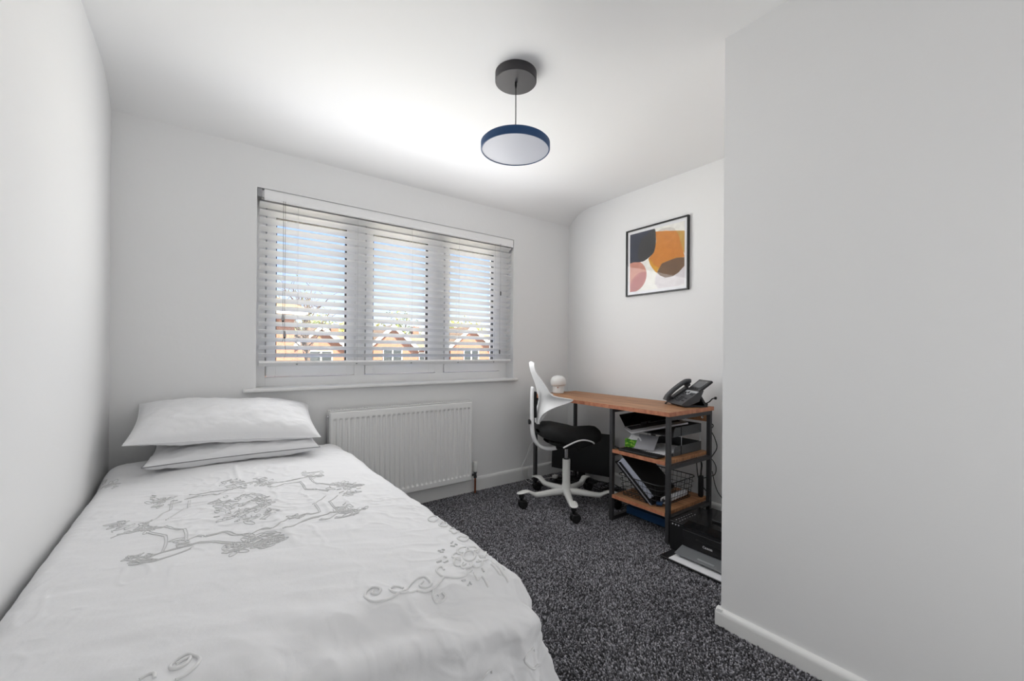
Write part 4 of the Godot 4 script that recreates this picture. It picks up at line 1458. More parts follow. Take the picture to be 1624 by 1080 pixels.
func build_cables() -> void:
	var runs := [
		[0.0030, [[3.085, 0.70, 1.40], [3.10, 0.655, 1.425], [3.115, 0.632, 1.437], [3.11, 0.60, 1.425], [3.12, 0.55, 1.445], [3.12, 0.487, 1.46], [3.11, 0.42, 1.43], [3.09, 0.36, 1.42], [3.085, 0.27, 1.42], [3.085, 0.12, 1.415], [3.09, 0.006, 1.42]], "black cable hanging behind the desk leg from the phone"],
		[0.0026, [[3.085, 0.46, 1.38], [3.11, 0.41, 1.43], [3.12, 0.36, 1.455], [3.11, 0.31, 1.452], [3.09, 0.29, 1.42], [3.06, 0.255, 1.37], [3.07, 0.16, 1.38], [3.08, 0.006, 1.40]], "thin black cable looping beside the back desk leg"],
		[0.0030, [[3.02, 0.50, 1.37], [3.02, 0.40, 1.375], [3.03, 0.30, 1.38], [3.04, 0.24, 1.40], [3.05, 0.205, 1.43]], "black cable dropping beside the letter trays"],
		[0.0026, [[3.10, 0.33, 1.44], [3.115, 0.20, 1.47], [3.12, 0.12, 1.56], [3.11, 0.09, 1.66], [3.05, 0.06, 1.72]], "black mains lead running down to the printer"]]
	for r in runs:
		var pts := []
		for q in r[1]: pts.append(Vector3(q[0], q[1], q[2]))
		var st := start()
		tube(st, smooth_path(pts, 7), r[0], 8)
		var o := obj("cable", st, M.cable)
		tag(o, r[2], "cable", "cables around the desk")
	# white plug lying on the floor under the desk
	var pl := thing("mains_plug", "white mains plug lying on the carpet below the desk", "plug", Vector3(2.875, 0, 0.150), 0.5)
	var st := start()
	rbox(st, Vector3(0, 0.018, 0), Vector3(0.045, 0.028, 0.045), 0.007)
	obj("plug_body", st, M.white_plastic, pl)
	for q in [[0.0, 0.012], [-0.010, -0.010], [0.010, -0.010]]:
		st = start()
		pbox(st, Vector3(q[0], 0.038, q[1]), Vector3(0.004, 0.016, 0.006))
		obj("pin", st, M.chrome, pl)
	# extension strip and a tangle of leads
	var ex := thing("extension_strip", "black extension strip lying on the carpet in front of the monitor", "extension lead", Vector3(2.855, 0, 0.335), 0.36)
	st = start()
	rbox(st, Vector3(0, 0.020, 0), Vector3(0.055, 0.036, 0.21), 0.006)
	obj("strip", st, M.black, ex)
	for k in 4:
		st = start()
		rbox(st, Vector3(0, 0.042, -0.075 + k * 0.05), Vector3(0.040, 0.012, 0.036), 0.004)
		obj("socket", st, M.black_matte if k != 1 else M.plastic_grey, ex)
	var rng := RandomNumberGenerator.new()
	rng.seed = 77
	for k in 5:
		var pts := []
		var c := Vector3(2.975 + 0.03 * (k % 2), 0.008, 0.62 + 0.03 * k)
		for i in 9:
			var a := i * 1.25 + k
			pts.append(c + Vector3(cos(a) * rng.randf_range(0.03, 0.10), rng.randf_range(0.0, 0.055), sin(a) * rng.randf_range(0.03, 0.11)))
		st = start()
		tube(st, smooth_path(pts, 6), 0.0032, 6)
		var o := obj("tangled_cable", st, M.cable)
		tag(o, "black lead in the tangle of cables on the carpet under the desk", "cable", "tangled leads under the desk")

func build_monitor() -> void:
	# leans back against the desk leg, turned a little towards the room
	var turn := atan2(-0.504, 0.187) 
	var root := thing("computer_monitor", "black computer monitor standing on the carpet under the desk", "monitor", Vector3(2.985, 0.0, 0.350), turn)
	root.rotation = Vector3(0, turn, 0)
	var st := start()
	var lean := Basis(Vector3.RIGHT, -0.06)
	rbox(st, Vector3(0, 0.262, 0), Vector3(0.54, 0.345, 0.022), 0.004, lean)
	obj("housing", st, M.black, root)
	st = start()
	rbox(st, lean * Vector3(0, 0.0, 0.0112) + Vector3(0, 0.267, 0), Vector3(0.515, 0.312, 0.002), 0.0008, lean)
	obj("screen", st, mat(Color(0.065, 0.065, 0.068), 0.35), root)
	st = start()
	rbox(st, Vector3(0, 0.065, -0.03), Vector3(0.06, 0.12, 0.02), 0.004)
	obj("stand_neck", st, M.black, root)
	st = start()
	rbox(st, Vector3(0, 0.008, 0.0), Vector3(0.24, 0.014, 0.14), 0.005)
	obj("stand_foot", st, M.black, root)

func build_printer() -> void:
	var x0 := 2.505
	var x1 := 2.83
	var z0 := 1.505
	var z1 := 1.950
	var root := thing("inkjet_printer", "black inkjet printer with its paper tray open on the carpet", "printer", Vector3((x0 + x1) * 0.5, 0.0, (z0 + z1) * 0.5))
	var hx := (x1 - x0) * 0.5
	var hz := (z1 - z0) * 0.5
	var H := 0.158
	var blk := mat(Color(0.11, 0.11, 0.115), 0.35)
	var blk2 := mat(Color(0.14, 0.14, 0.145), 0.25)
	var st := start()
	# main body, chamfered at the lower left front
	prism(st, PackedVector2Array([Vector2(-hz + 0.012, 0.003), Vector2(-hz, 0.03), Vector2(-hz, H - 0.004), Vector2(-hz + 0.004, H), Vector2(hz, H), Vector2(hz, 0.003)]), Vector3.ZERO, Vector3(0, 0, 1), Vector3.UP, -hx, hx - 0.004)
	obj("body", st, blk, root)
	# recessed front with output slot
	st = start()
	box(st, Vector3(-hx - 0.002, 0.062, -hz + 0.085), Vector3(-hx + 0.004, H - 0.012, hz), 0.002)
	var front := obj("front_panel", st, blk2, root)
	st = start()
	box(st, Vector3(-hx - 0.004, 0.110, -hz + 0.16), Vector3(-hx, 0.118, hz - 0.13), 0.001)
	obj("slot", st, M.black_matte, front)
	var tx := TextMesh.new()
	tx.text = "Canon"
	var sf := SystemFont.new()
	sf.font_names = PackedStringArray(["Droid Serif"])
	sf.font_weight = 700
	tx.font = sf
	tx.font_size = 32
	tx.pixel_size = 0.00052
	tx.depth = 0.001
	obj("lettering", tx, mat(Color(0.85, 0.85, 0.86), 0.4), front, Transform3D(Basis(Vector3.UP, -PI * 0.5), Vector3(-hx - 0.0022, 0.092, -hz + 0.225)))
	# control panel strip on the left of the top
	st = start()
	rbox(st, Vector3(0.0, H + 0.006, -hz + 0.040), Vector3(2 * hx - 0.006, 0.014, 0.078), 0.004)
	var cp := obj("control_panel", st, blk2, root)
	var ink := mat(Color(0.72, 0.72, 0.74), 0.5)
	var rng := RandomNumberGenerator.new()
	rng.seed = 5
	for k in 14:
		st = start()
		pbox(st, Vector3(-hx + 0.03 + (k / 2) * 0.026, H + 0.0133, -hz + 0.026 + (k % 2) * 0.022), Vector3(rng.randf_range(0.006, 0.014), 0.0006, 0.0026))
		obj("marking", st, ink, cp)
	for k in 3:
		st = start()
		lathe(st, [Vector2(0, 0), Vector2(0.004, 0), Vector2(0.0035, 0.002), Vector2(0, 0.002)], Vector3(-hx + 0.001, H - 0.002, -hz + 0.022 + k * 0.018), 12, Basis(Vector3.BACK, PI * 0.5))
		obj("button", st, ink, cp)
	# scanner lid with document feeder
	st = start()
	prism(st, PackedVector2Array([Vector2(-hx + 0.004, H), Vector2(hx - 0.01, H), Vector2(hx - 0.01, H + 0.034), Vector2(-hx + 0.06, H + 0.022), Vector2(-hx + 0.004, H + 0.010)]), Vector3.ZERO, Vector3.RIGHT, Vector3.UP, -hz + 0.082, hz - 0.02)
	obj("scanner_lid", st, mat(Color(0.10, 0.10, 0.105), 0.14), root)
	st = start()
	rbox(st, Vector3(0.06, H + 0.040, 0.06), Vector3(0.18, 0.018, 0.22), 0.006, Basis(Vector3.BACK, 0.10))
	obj("document_feeder", st, blk2, root)
	# open front flap with grey extension and a sheet of paper
	st = start()
	box(st, Vector3(-hx - 0.120, 0.006, -hz + 0.02), Vector3(-hx - 0.002, 0.014, hz), 0.004)
	obj("paper_tray", st, blk, root)
	var grey := mat(Color(0.46, 0.47, 0.48), 0.4)
	st = start()
	rbox(st, Vector3(-hx - 0.030, 0.044, 0.035), Vector3(0.085, 0.006, 0.36), 0.002, Basis(Vector3.BACK, 0.28))
	var fl := obj("output_flap", st, grey, root)
	st = start()
	rbox(st, Vector3(-hx - 0.052, 0.0412, 0.02), Vector3(0.012, 0.004, 0.09), 0.0015, Basis(Vector3.BACK, 0.28))
	obj("catch", st, mat(Color(0.60, 0.61, 0.62), 0.4), fl)
	var pp := thing("printer_paper", "white sheet of paper lying in the printer's open tray", "paper", root.position + Vector3(-hx - 0.065, 0.0142, 0.02))
	st = start()
	box(st, Vector3(-0.052, 0.0, -0.17), Vector3(0.060, 0.004, 0.16), 0.0006)
	obj("sheet", st, M.paper, pp)

# ---------------------------------------------------------------- office chair
func build_chair() -> void:
	var turn := atan2(0.93, 0.37)
	var root := thing("office_chair", "white framed saddle chair with black seat on a five star castor base", "office chair", Vector3(2.535, 0.0, 0.640), turn)
	var wp := mat(Color(0.92, 0.92, 0.905), 0.4)
	var ws := mat(Color(0.93, 0.93, 0.93), 0.35)
	var fabric := mat(Color(0.055, 0.055, 0.057), 0.9)
	var bl: Material = M.black
	# five arms and castors
	for k in 5:
		var wa := deg_to_rad(54.0 + 72.0 * k)
		# world direction (cos, sin) in x, z -> local
		var d := Vector3(cos(wa), 0, sin(wa)).rotated(Vector3.UP, -turn)
		var side := Vector3.UP.cross(d)
		var prof := [[0.0, 0.118, 0.075, 0.030], [0.05, 0.118, 0.070, 0.027], [0.12, 0.112, 0.070, 0.023], [0.20, 0.104, 0.069, 0.020], [0.245, 0.102, 0.070, 0.020], [0.275, 0.116, 0.090, 0.021], [0.300, 0.126, 0.107, 0.025], [0.330, 0.124, 0.110, 0.029], [0.360, 0.117, 0.107, 0.028], [0.380, 0.112, 0.106, 0.018], [0.385, 0.110, 0.108, 0.006]]
		var rows := []
		for q in prof:
			var row := PackedVector3Array()
			for s in 13:
				var a := TAU * s / 12.0
				var ca := signf(cos(a)) * pow(absf(cos(a)), 0.7)
				var sa := signf(sin(a)) * pow(absf(sin(a)), 0.7)
				row.append(d * q[0] + side * q[3] * ca + Vector3.UP * ((q[1] + q[2]) * 0.5 + (q[1] - q[2]) * 0.5 * sa))
			rows.append(row)
		var st := start()
		sheet(st, rows, false)
		var arm := obj("base_arm", st, wp, root)
		st = start()
		for gx in 5:
			for gz in 3:
				rbox(st, d * (0.318 + gx * 0.011) + side * ((gz - 1) * 0.013) + Vector3.UP * (0.1275 - gx * 0.0022), Vector3(0.004, 0.003, 0.004), 0.001)
		obj("grip_studs", st, wp, arm)
		# castor
		var c := d * 0.352
		st = start()
		lathe(st, [Vector2(0, 0.055), Vector2(0.010, 0.055), Vector2(0.012, 0.075), Vector2(0.019, 0.082), Vector2(0.019, 0.106), Vector2(0, 0.106)], c, 16)
		var cs := obj("castor", st, bl, root)
		var roll := d.rotated(Vector3.UP, 0.6 + k * 1.3)
		var ax := Vector3.UP.cross(roll)
		for s in [-1, 1]:
			st = start()
			var wb := Basis(roll, ax, roll.cross(ax))
			lathe(st, [Vector2(0, -0.010), Vector2(0.020, -0.010), Vector2(0.030, -0.007), Vector2(0.031, 0.0), Vector2(0.030, 0.007), Vector2(0.020, 0.010), Vector2(0, 0.010)], c + ax * s * 0.015 + Vector3.UP * 0.031 + roll * 0.012, 24, wb)
			obj("wheel", st, M.black_matte, cs)
		st = start()
		rbox(st, c + Vector3.UP * 0.052 + roll * 0.010, Vector3(0.050, 0.016, 0.052), 0.007, Basis(roll, Vector3.UP, ax * -1.0))
		obj("hood", st, bl, cs)
	# column
	var st := start()
	lathe(st, [Vector2(0, 0.06), Vector2(0.036, 0.065), Vector2(0.040, 0.09), Vector2(0.036, 0.125), Vector2(0.030, 0.145), Vector2(0.0285, 0.16), Vector2(0.0285, 0.325), Vector2(0.027, 0.328), Vector2(0, 0.328)], Vector3.ZERO, 32)
	obj("column", st, wp, root)
	st = start()
	lathe(st, [Vector2(0, 0.326), Vector2(0.022, 0.326), Vector2(0.022, 0.333), Vector2(0, 0.333)], Vector3.ZERO, 24)
	obj("column_collar", st, bl, root)
	st = start()
	lathe(st, [Vector2(0.012, 0.33), Vector2(0.012, 0.42)], Vector3.ZERO, 20)
	obj("gas_spring", st, M.chrome, root)
	st = start()
	rbox(st, Vector3(0, 0.432, 0.0), Vector3(0.10, 0.05, 0.20), 0.018)
	rbox(st, Vector3(-0.05, 0.405, 0.075), Vector3(0.03, 0.04, 0.03), 0.006)
	obj("mechanism", st, M.black_matte, root)
	# saddle seat: cross sections from back to front
	var secs := [
		[-0.225, 0.040, 0.545, 0.010, 0.0], [-0.218, 0.105, 0.545, 0.030, 0.0], [-0.200, 0.150, 0.547, 0.045, 0.004], [-0.165, 0.190, 0.549, 0.055, 0.010],
		[-0.11, 0.212, 0.545, 0.060, 0.022], [-0.05, 0.205, 0.535, 0.058, 0.035], [0.01, 0.185, 0.527, 0.053, 0.050], [0.06, 0.165, 0.517, 0.049, 0.055],
		[0.11, 0.155, 0.518, 0.045, 0.050], [0.16, 0.150, 0.523, 0.041, 0.045], [0.20, 0.140, 0.526, 0.038, 0.040], [0.225, 0.120, 0.527, 0.033, 0.030], [0.240, 0.085, 0.526, 0.022, 0.015], [0.245, 0.03, 0.525, 0.008, 0.0]]
	var rows := []
	for q in secs:
		var row := PackedVector3Array()
		for s in 33:
			var a := TAU * s / 32.0
			var ca := signf(cos(a)) * pow(absf(cos(a)), 0.75)
			var sa := signf(sin(a)) * pow(absf(sin(a)), 0.75)
			row.append(Vector3(ca * q[1], q[2] + sa * q[3] - q[4] * ca * ca * 1.1, q[0]))
		rows.append(row)
	st = start()
	sheet(st, rows, true)
	var seat := obj("seat", st, fabric, root)
	# white edge trims curving along both sides of the seat front
	for s in [-1, 1]:
		st = start()
		tube(st, smooth_path([Vector3(s * 0.212, 0.462, -0.110), Vector3(s * 0.212, 0.484, -0.06), Vector3(s * 0.200, 0.500, 0.0), Vector3(s * 0.180, 0.500, 0.06), Vector3(s * 0.168, 0.484, 0.12), Vector3(s * 0.160, 0.468, 0.145)], 6), 0.0055, 10)
		obj("seat_trim", st, ws, seat)
	# black under-shell
	rows = []
	for q in [[-0.16, 0.06, 0.470, 0.010], [-0.12, 0.13, 0.468, 0.028], [-0.03, 0.165, 0.458, 0.036], [0.06, 0.160, 0.453, 0.036], [0.13, 0.135, 0.460, 0.030], [0.18, 0.08, 0.472, 0.014]]:
		var row := PackedVector3Array()
		for s in 25:
			var a := TAU * s / 24.0
			row.append(Vector3(cos(a) * q[1], q[2] + sin(a) * q[3], q[0]))
		rows.append(row)
	st = start()
	sheet(st, rows, true)
	obj("seat_shell", st, M.black_matte, root)
	# white spine sweeping from under the seat up the back
	var sp := smooth_path([Vector3(0, 0.430, -0.055), Vector3(0, 0.418, -0.11), Vector3(0, 0.420, -0.17), Vector3(0, 0.445, -0.222), Vector3(0, 0.500, -0.255), Vector3(0, 0.580, -0.268), Vector3(0, 0.68, -0.270), Vector3(0, 0.80, -0.270), Vector3(0, 0.865, -0.266)], 7)
	rows = []
	for k in sp.size():
		var t := (sp[mini(k + 1, sp.size() - 1)] - sp[maxi(k - 1, 0)]).normalized()
		var nrm := Vector3.RIGHT.cross(t)
		var f := float(k) / (sp.size() - 1)
		var hw := lerpf(0.040, 0.024, f)
		var ht := lerpf(0.019, 0.008, minf(1.0, f * 1.4))
		if k == 0 or k == sp.size() - 1:
			hw *= 0.7
			ht *= 0.5
		var row := PackedVector3Array()
		for s in 17:
			var a := TAU * s / 16.0
			row.append(sp[k] + Vector3.RIGHT * signf(cos(a)) * pow(absf(cos(a)), 0.5) * hw + nrm * signf(sin(a)) * pow(absf(sin(a)), 0.6) * ht)
		rows.append(row)
	st = start()
	sheet(st, rows, false)
	obj("spine", st, ws, root)
	# dark slide rail and knob behind the spine
	st = start()
	rbox(st, Vector3(0, 0.735, -0.250), Vector3(0.040, 0.19, 0.026), 0.008)
	obj("slide_rail", st, M.black_matte, root)
	st = start()
	lathe(st, [Vector2(0, 0), Vector2(0.008, 0), Vector2(0.010, 0.014), Vector2(0.018, 0.016), Vector2(0.019, 0.026), Vector2(0, 0.028)], Vector3(0, 0.612, -0.268), 16, Basis(Vector3.RIGHT, -PI * 0.5))
	obj("height_knob", st, M.black, root)
	# back shell: narrow top horn, two wings that wrap forward, tapering foot
	var vn := 44
	var un := 29
	rows = []
	for j in vn + 1:
		var y := lerpf(0.60, 1.035, float(j) / vn)
		var f := float(j) / vn
		# half width: a broad leaf narrowing to the horn, plus the wings
		var wing := exp(-pow((y - 0.765) / (0.038 if y > 0.765 else 0.070), 2.0))
		var top := smoothstep(0.96, 1.035, y)
		var leaf := lerpf(0.045, 0.135, smoothstep(0.60, 0.79, y)) - 0.088 * pow(smoothstep(0.82, 1.03, y), 0.9)
		var hw: float = leaf + 0.088 * wing + 0.012 * top
		# back line of the shell in side view
		var z := -0.228 + 0.022 * smoothstep(0.62, 0.78, y) * (1.0 - smoothstep(0.78, 1.03, y)) - 0.045 * pow(smoothstep(0.80, 1.035, y), 1.3)
		var row := PackedVector3Array()
		for i in un:
			var u := i / float(un - 1) * 2.0 - 1.0
			var x := u * hw
			var fwd := 2.6 * x * x * (0.5 + 0.9 * wing)
			row.append(Vector3(x * (1.0 - 0.10 * wing * absf(u)), y + 0.018 * wing * u * u + 0.012 * top * (1.0 - u * u), z + fwd))
		rows.append(row)
	st = start()
	sheet(st, rows, false, 0.007)
	obj("backrest", st, ws, root)
	# white support arm under the near wing
	st = start()
	tube(st, smooth_path([Vector3(0.0, 0.60, -0.23), Vector3(-0.04, 0.64, -0.205), Vector3(-0.07, 0.70, -0.175)], 5), 0.010, 10)
	tube(st, smooth_path([Vector3(0.0, 0.60, -0.23), Vector3(0.04, 0.64, -0.205), Vector3(0.07, 0.70, -0.175)], 5), 0.010, 10)
	obj("wing_support", st, ws, root)

# ---------------------------------------------------------------- bed
const BED_U0 := 0.07
const BED_U1 := 0.965
const BED_V0 := 0.16
const BED_V1 := 1.93
const BED_TOP := 0.565
var wrinkle: FastNoiseLite
var crease: FastNoiseLite

# where the sheet point (u, v) of the duvet lies; detail adds the creases
func duvet(u: float, v: float, detail := true) -> Vector3:
	var ox := 0.0
	var sx := 0.0
	var oz := 0.0
	if u > BED_U1: ox = u - BED_U1
	if v > BED_V1: oz = v - BED_V1
	var s := 0.0
	var dir := Vector2.ZERO
	if ox > 0.0 or oz > 0.0:
		s = pow(pow(ox, 2.6) + pow(oz, 2.6), 1.0 / 2.6)
		dir = Vector2(ox, oz).normalized()
	var r := 0.15
	var p := Vector3(minf(u, BED_U1), BED_TOP, minf(v, BED_V1))
	# softly domed top
	var cu := (p.x - 0.52) / 0.5
	var cv := (p.z - 1.0) / 1.0
	p.y -= 0.018 * cu * cu + 0.012 * cv * cv * cv * cv
	var n := Vector3.UP
	if s > 0.0:
		var a := minf(s / r, PI * 0.5)
		var rest := maxf(0.0, s - r * PI * 0.5)
		var out := r * sin(a) + rest * 0.24
		var down := r * (1.0 - cos(a)) + rest * 0.965
		if detail:
			var q := (p.x + p.z * 1.0) + atan2(dir.y, dir.x) * 0.45
			out += sin(q * 17.0 + 0.8 * sin(q * 5.0)) * 0.016 * clampf((s - 0.10) / 0.25, 0, 1)
		p += Vector3(dir.x * out, -down, dir.y * out)
		n = Vector3(dir.x * sin(a), cos(a), dir.y * sin(a))
	if u < BED_U0:
		var sl := BED_U0 - u
		var rl := 0.055
		var a2 := minf(sl / rl, PI * 0.5)
		p.x = BED_U0 - rl * sin(a2)
		p.y -= rl * (1.0 - cos(a2)) + maxf(0.0, sl - rl * PI * 0.5)
	if v < BED_V0:
		var sv := BED_V0 - v
		var rv := 0.05
		var a3 := minf(sv / rv, PI * 0.5)
		p.z = BED_V0 - rv * sin(a3)
		p.y -= rv * (1.0 - cos(a3)) + maxf(0.0, sv - rv * PI * 0.5)
	if detail:
		var h := wrinkle.get_noise_2d(u * 62.0 + v * 26.0, v * 150.0 - u * 55.0) * 0.0042
		h += wrinkle.get_noise_2d(u * 40.0 + 300.0, v * 45.0) * 0.0065
		# thin drawn-out creases
		var c1 := 1.0 - absf(crease.get_noise_2d(u * 70.0 + v * 60.0, v * 190.0 - u * 90.0)) * 5.0
		var c2 := 1.0 - absf(crease.get_noise_2d(u * 150.0 - v * 45.0 + 200.0, v * 90.0 + u * 60.0)) * 6.0
		h += 0.0042 * maxf(0.0, c1) * clampf(0.5 + 2.0 * wrinkle.get_noise_2d(u * 22.0, v * 22.0 + 70.0), 0, 1)
		h += 0.0036 * maxf(0.0, c2) * clampf(0.4 + 2.0 * wrinkle.get_noise_2d(u * 25.0 + 90.0, v * 25.0), 0, 1)
		# pulled-up roll of bedding towards the pillows at the wall side
		h += 0.035 * exp(-pow((v - 0.27) / 0.10, 2.0)) * exp(-pow((u - 0.12) / 0.16, 2.0))
		# looser, deeper creases at the foot
		var loose := smoothstep(1.72, 2.0, v)
		h += loose * (wrinkle.get_noise_2d(u * 95.0 + v * 30.0, v * 60.0 - u * 70.0) * 0.009 + (1.0 - absf(crease.get_noise_2d(u * 75.0 - v * 40.0, v * 70.0)) * 2.4) * 0.005)
		# pressed fold lines
		h += 0.006 * exp(-pow((u - 0.50 - 0.02 * (v - 0.7)) / 0.010, 2.0)) * smoothstep(0.45, 0.52, v) * (1.0 - smoothstep(0.70, 0.80, v))
		h += 0.004 * exp(-pow((u - 0.56 - 0.10 * (v - 1.2)) / 0.012, 2.0)) * smoothstep(1.15, 1.25, v) * (1.0 - smoothstep(1.50, 1.62, v))
		# folded ridge across the foot end
		h += 0.020 * exp(-pow((v - 2.075 - 0.10 * (u - 0.8)) / 0.030, 2.0)) * smoothstep(0.30, 0.6, u)
		h -= 0.016 * exp(-pow((v - 2.005 - 0.08 * (u - 0.8)) / 0.040, 2.0)) * smoothstep(0.35, 0.7, u)
		p += n * h
	if p.x < 0.004: p.x = 0.004
	return p

func duvet_normal(u: float, v: float) -> Vector3:
	var e := 0.006
	return (duvet(u, v + e) - duvet(u, v - e)).cross(duvet(u + e, v) - duvet(u - e, v)).normalized()

func build_bed() -> void:
	wrinkle = FastNoiseLite.new()
	wrinkle.seed = 21
	wrinkle.frequency = 0.045
	wrinkle.fractal_octaves = 3
	crease = FastNoiseLite.new()
	crease.seed = 8
	crease.frequency = 0.05
	crease.fractal_octaves = 2
	M.linen = mat(Color(0.93, 0.93, 0.935), 0.85)
	M.linen.rim_enabled = true
	M.linen.rim = 0.2
	M.linen.uv1_triplanar = true
	M.linen.uv1_scale = Vector3(6, 6, 6)
	M.linen.normal_enabled = true
	M.linen.normal_texture = noise_tex(0.02, 12, 0, 1, 512, 5, true, 2.0)
	M.linen.normal_scale = 0.35
	var root := thing("single_bed", "single bed base and mattress under the white duvet", "bed", Vector3(0.53, 0, 1.05))
	var st := start()
	rbox(st, Vector3(0, 0.16, 0), Vector3(0.93, 0.26, 1.90), 0.015)
	obj("bed_base", st, mat(Color(0.72, 0.71, 0.69), 0.8), root)
	st = start()
	rbox(st, Vector3(0, 0.40, 0), Vector3(0.93, 0.22, 1.90), 0.05)
	obj("mattress", st, M.linen, root)
	for s in [[-1, -1], [1, -1], [-1, 1], [1, 1]]:
		st = start()
		lathe(st, [Vector2(0, 0), Vector2(0.022, 0), Vector2(0.025, 0.035), Vector2(0, 0.035)], Vector3(s[0] * 0.40, 0, s[1] * 0.88), 16)
		obj("foot", st, M.black, root)
	# duvet
	var d := thing("duvet", "white embroidered duvet spread over the bed and hanging at the foot", "duvet", Vector3.ZERO)
	var rows := []
	var nu := 240
	var nv := 400
	for j in nv + 1:
		var v := lerpf(0.085, BED_V1 + 0.41, float(j) / nv)
		var row := PackedVector3Array()
		for i in nu + 1:
			row.append(duvet(lerpf(-0.06, BED_U1 + 0.40, float(i) / nu), v))
		rows.append(row)
	st = start()
	sheet(st, rows, true)
	obj("cover", st, M.linen, d)
	build_embroidery(d)
	# two pillows
	var low := thing("pillow", "flat white pillow with a grey piped seam under the other pillow", "pillow", Vector3(0.530, 0.616, 0.255), 0.0)
	low.rotation = Vector3(deg_to_rad(5), deg_to_rad(-3), deg_to_rad(0.5))
	make_pillow(low, 0.72, 0.40, 0.115, 3, 0.36)
	var up := thing("pillow", "plump white pillow lying on top of the flat pillow", "pillow", Vector3(0.500, 0.742, 0.232), 0.0)
	up.rotation = Vector3(deg_to_rad(17), deg_to_rad(-2), deg_to_rad(-4.0))
	make_pillow(up, 0.79, 0.45, 0.19, 7, 0.50)

func make_pillow(root: Node3D, w: float, d: float, t: float, seed_: int, plump: float) -> void:
	var n := FastNoiseLite.new()
	n.seed = seed_
	n.frequency = 0.035
	n.fractal_octaves = 3
	var N := 56
	var side := func(sg: float) -> Array:
		var rows := []
		for j in N + 1:
			var v := j / float(N) * 2 - 1
			var row := PackedVector3Array()
			for i in N + 1:
				var u := i / float(N) * 2 - 1
				# edges drawn in between the corners
				var x := u * w * 0.5 * (1.0 - 0.045 * (1.0 - v * v))
				var z := v * d * 0.5 * (1.0 - 0.085 * (1.0 - u * u))
				var e := pow(maxf(0.0, (1.0 - pow(absf(u), 2.6)) * (1.0 - pow(absf(v), 2.4))), plump)
				var y := sg * t * 0.5 * e * (1.0 if sg > 0 or plump < 0.4 else 0.62)
				var edge := maxf(absf(u), absf(v))
				y += n.get_noise_2d(u * 60.0 + v * 22.0 + sg * 90.0, v * 40.0) * 0.011 * minf(1.0, e * 1.6)
				y += (1.0 - absf(n.get_noise_2d(u * 110.0 - 50.0, v * 70.0 + sg * 30.0)) * 3.0) * 0.0035 * e * smoothstep(0.35, 0.9, edge)
				row.append(Vector3(x, y, z))
			rows.append(row)
		return rows
	var st := start()
	sheet(st, side.call(1.0), true)
	sheet(st, side.call(-1.0), false)
	obj("pillowcase", st, M.linen, root)
	# piped seam round the edge
	var pts := PackedVector3Array()
	for k in 120:
		var a := k / 30.0
		var u: float
		var v: float
		if a < 1.0:
			u = a * 2 - 1; v = 1
		elif a < 2.0:
			u = 1; v = 1 - (a - 1) * 2
		elif a < 3.0:
			u = 1 - (a - 2) * 2; v = -1
		else:
			u = -1; v = -1 + (a - 3) * 2
		pts.append(Vector3(u * w * 0.5 * (1.0 - 0.045 * (1.0 - v * v)), 0, v * d * 0.5 * (1.0 - 0.085 * (1.0 - u * u))))
	st = start()
	tube(st, pts, 0.0022, 6, -1.0, true)
	obj("seam", st, mat(Color(0.55, 0.55, 0.55), 0.8) if seed_ == 3 else M.linen, root)


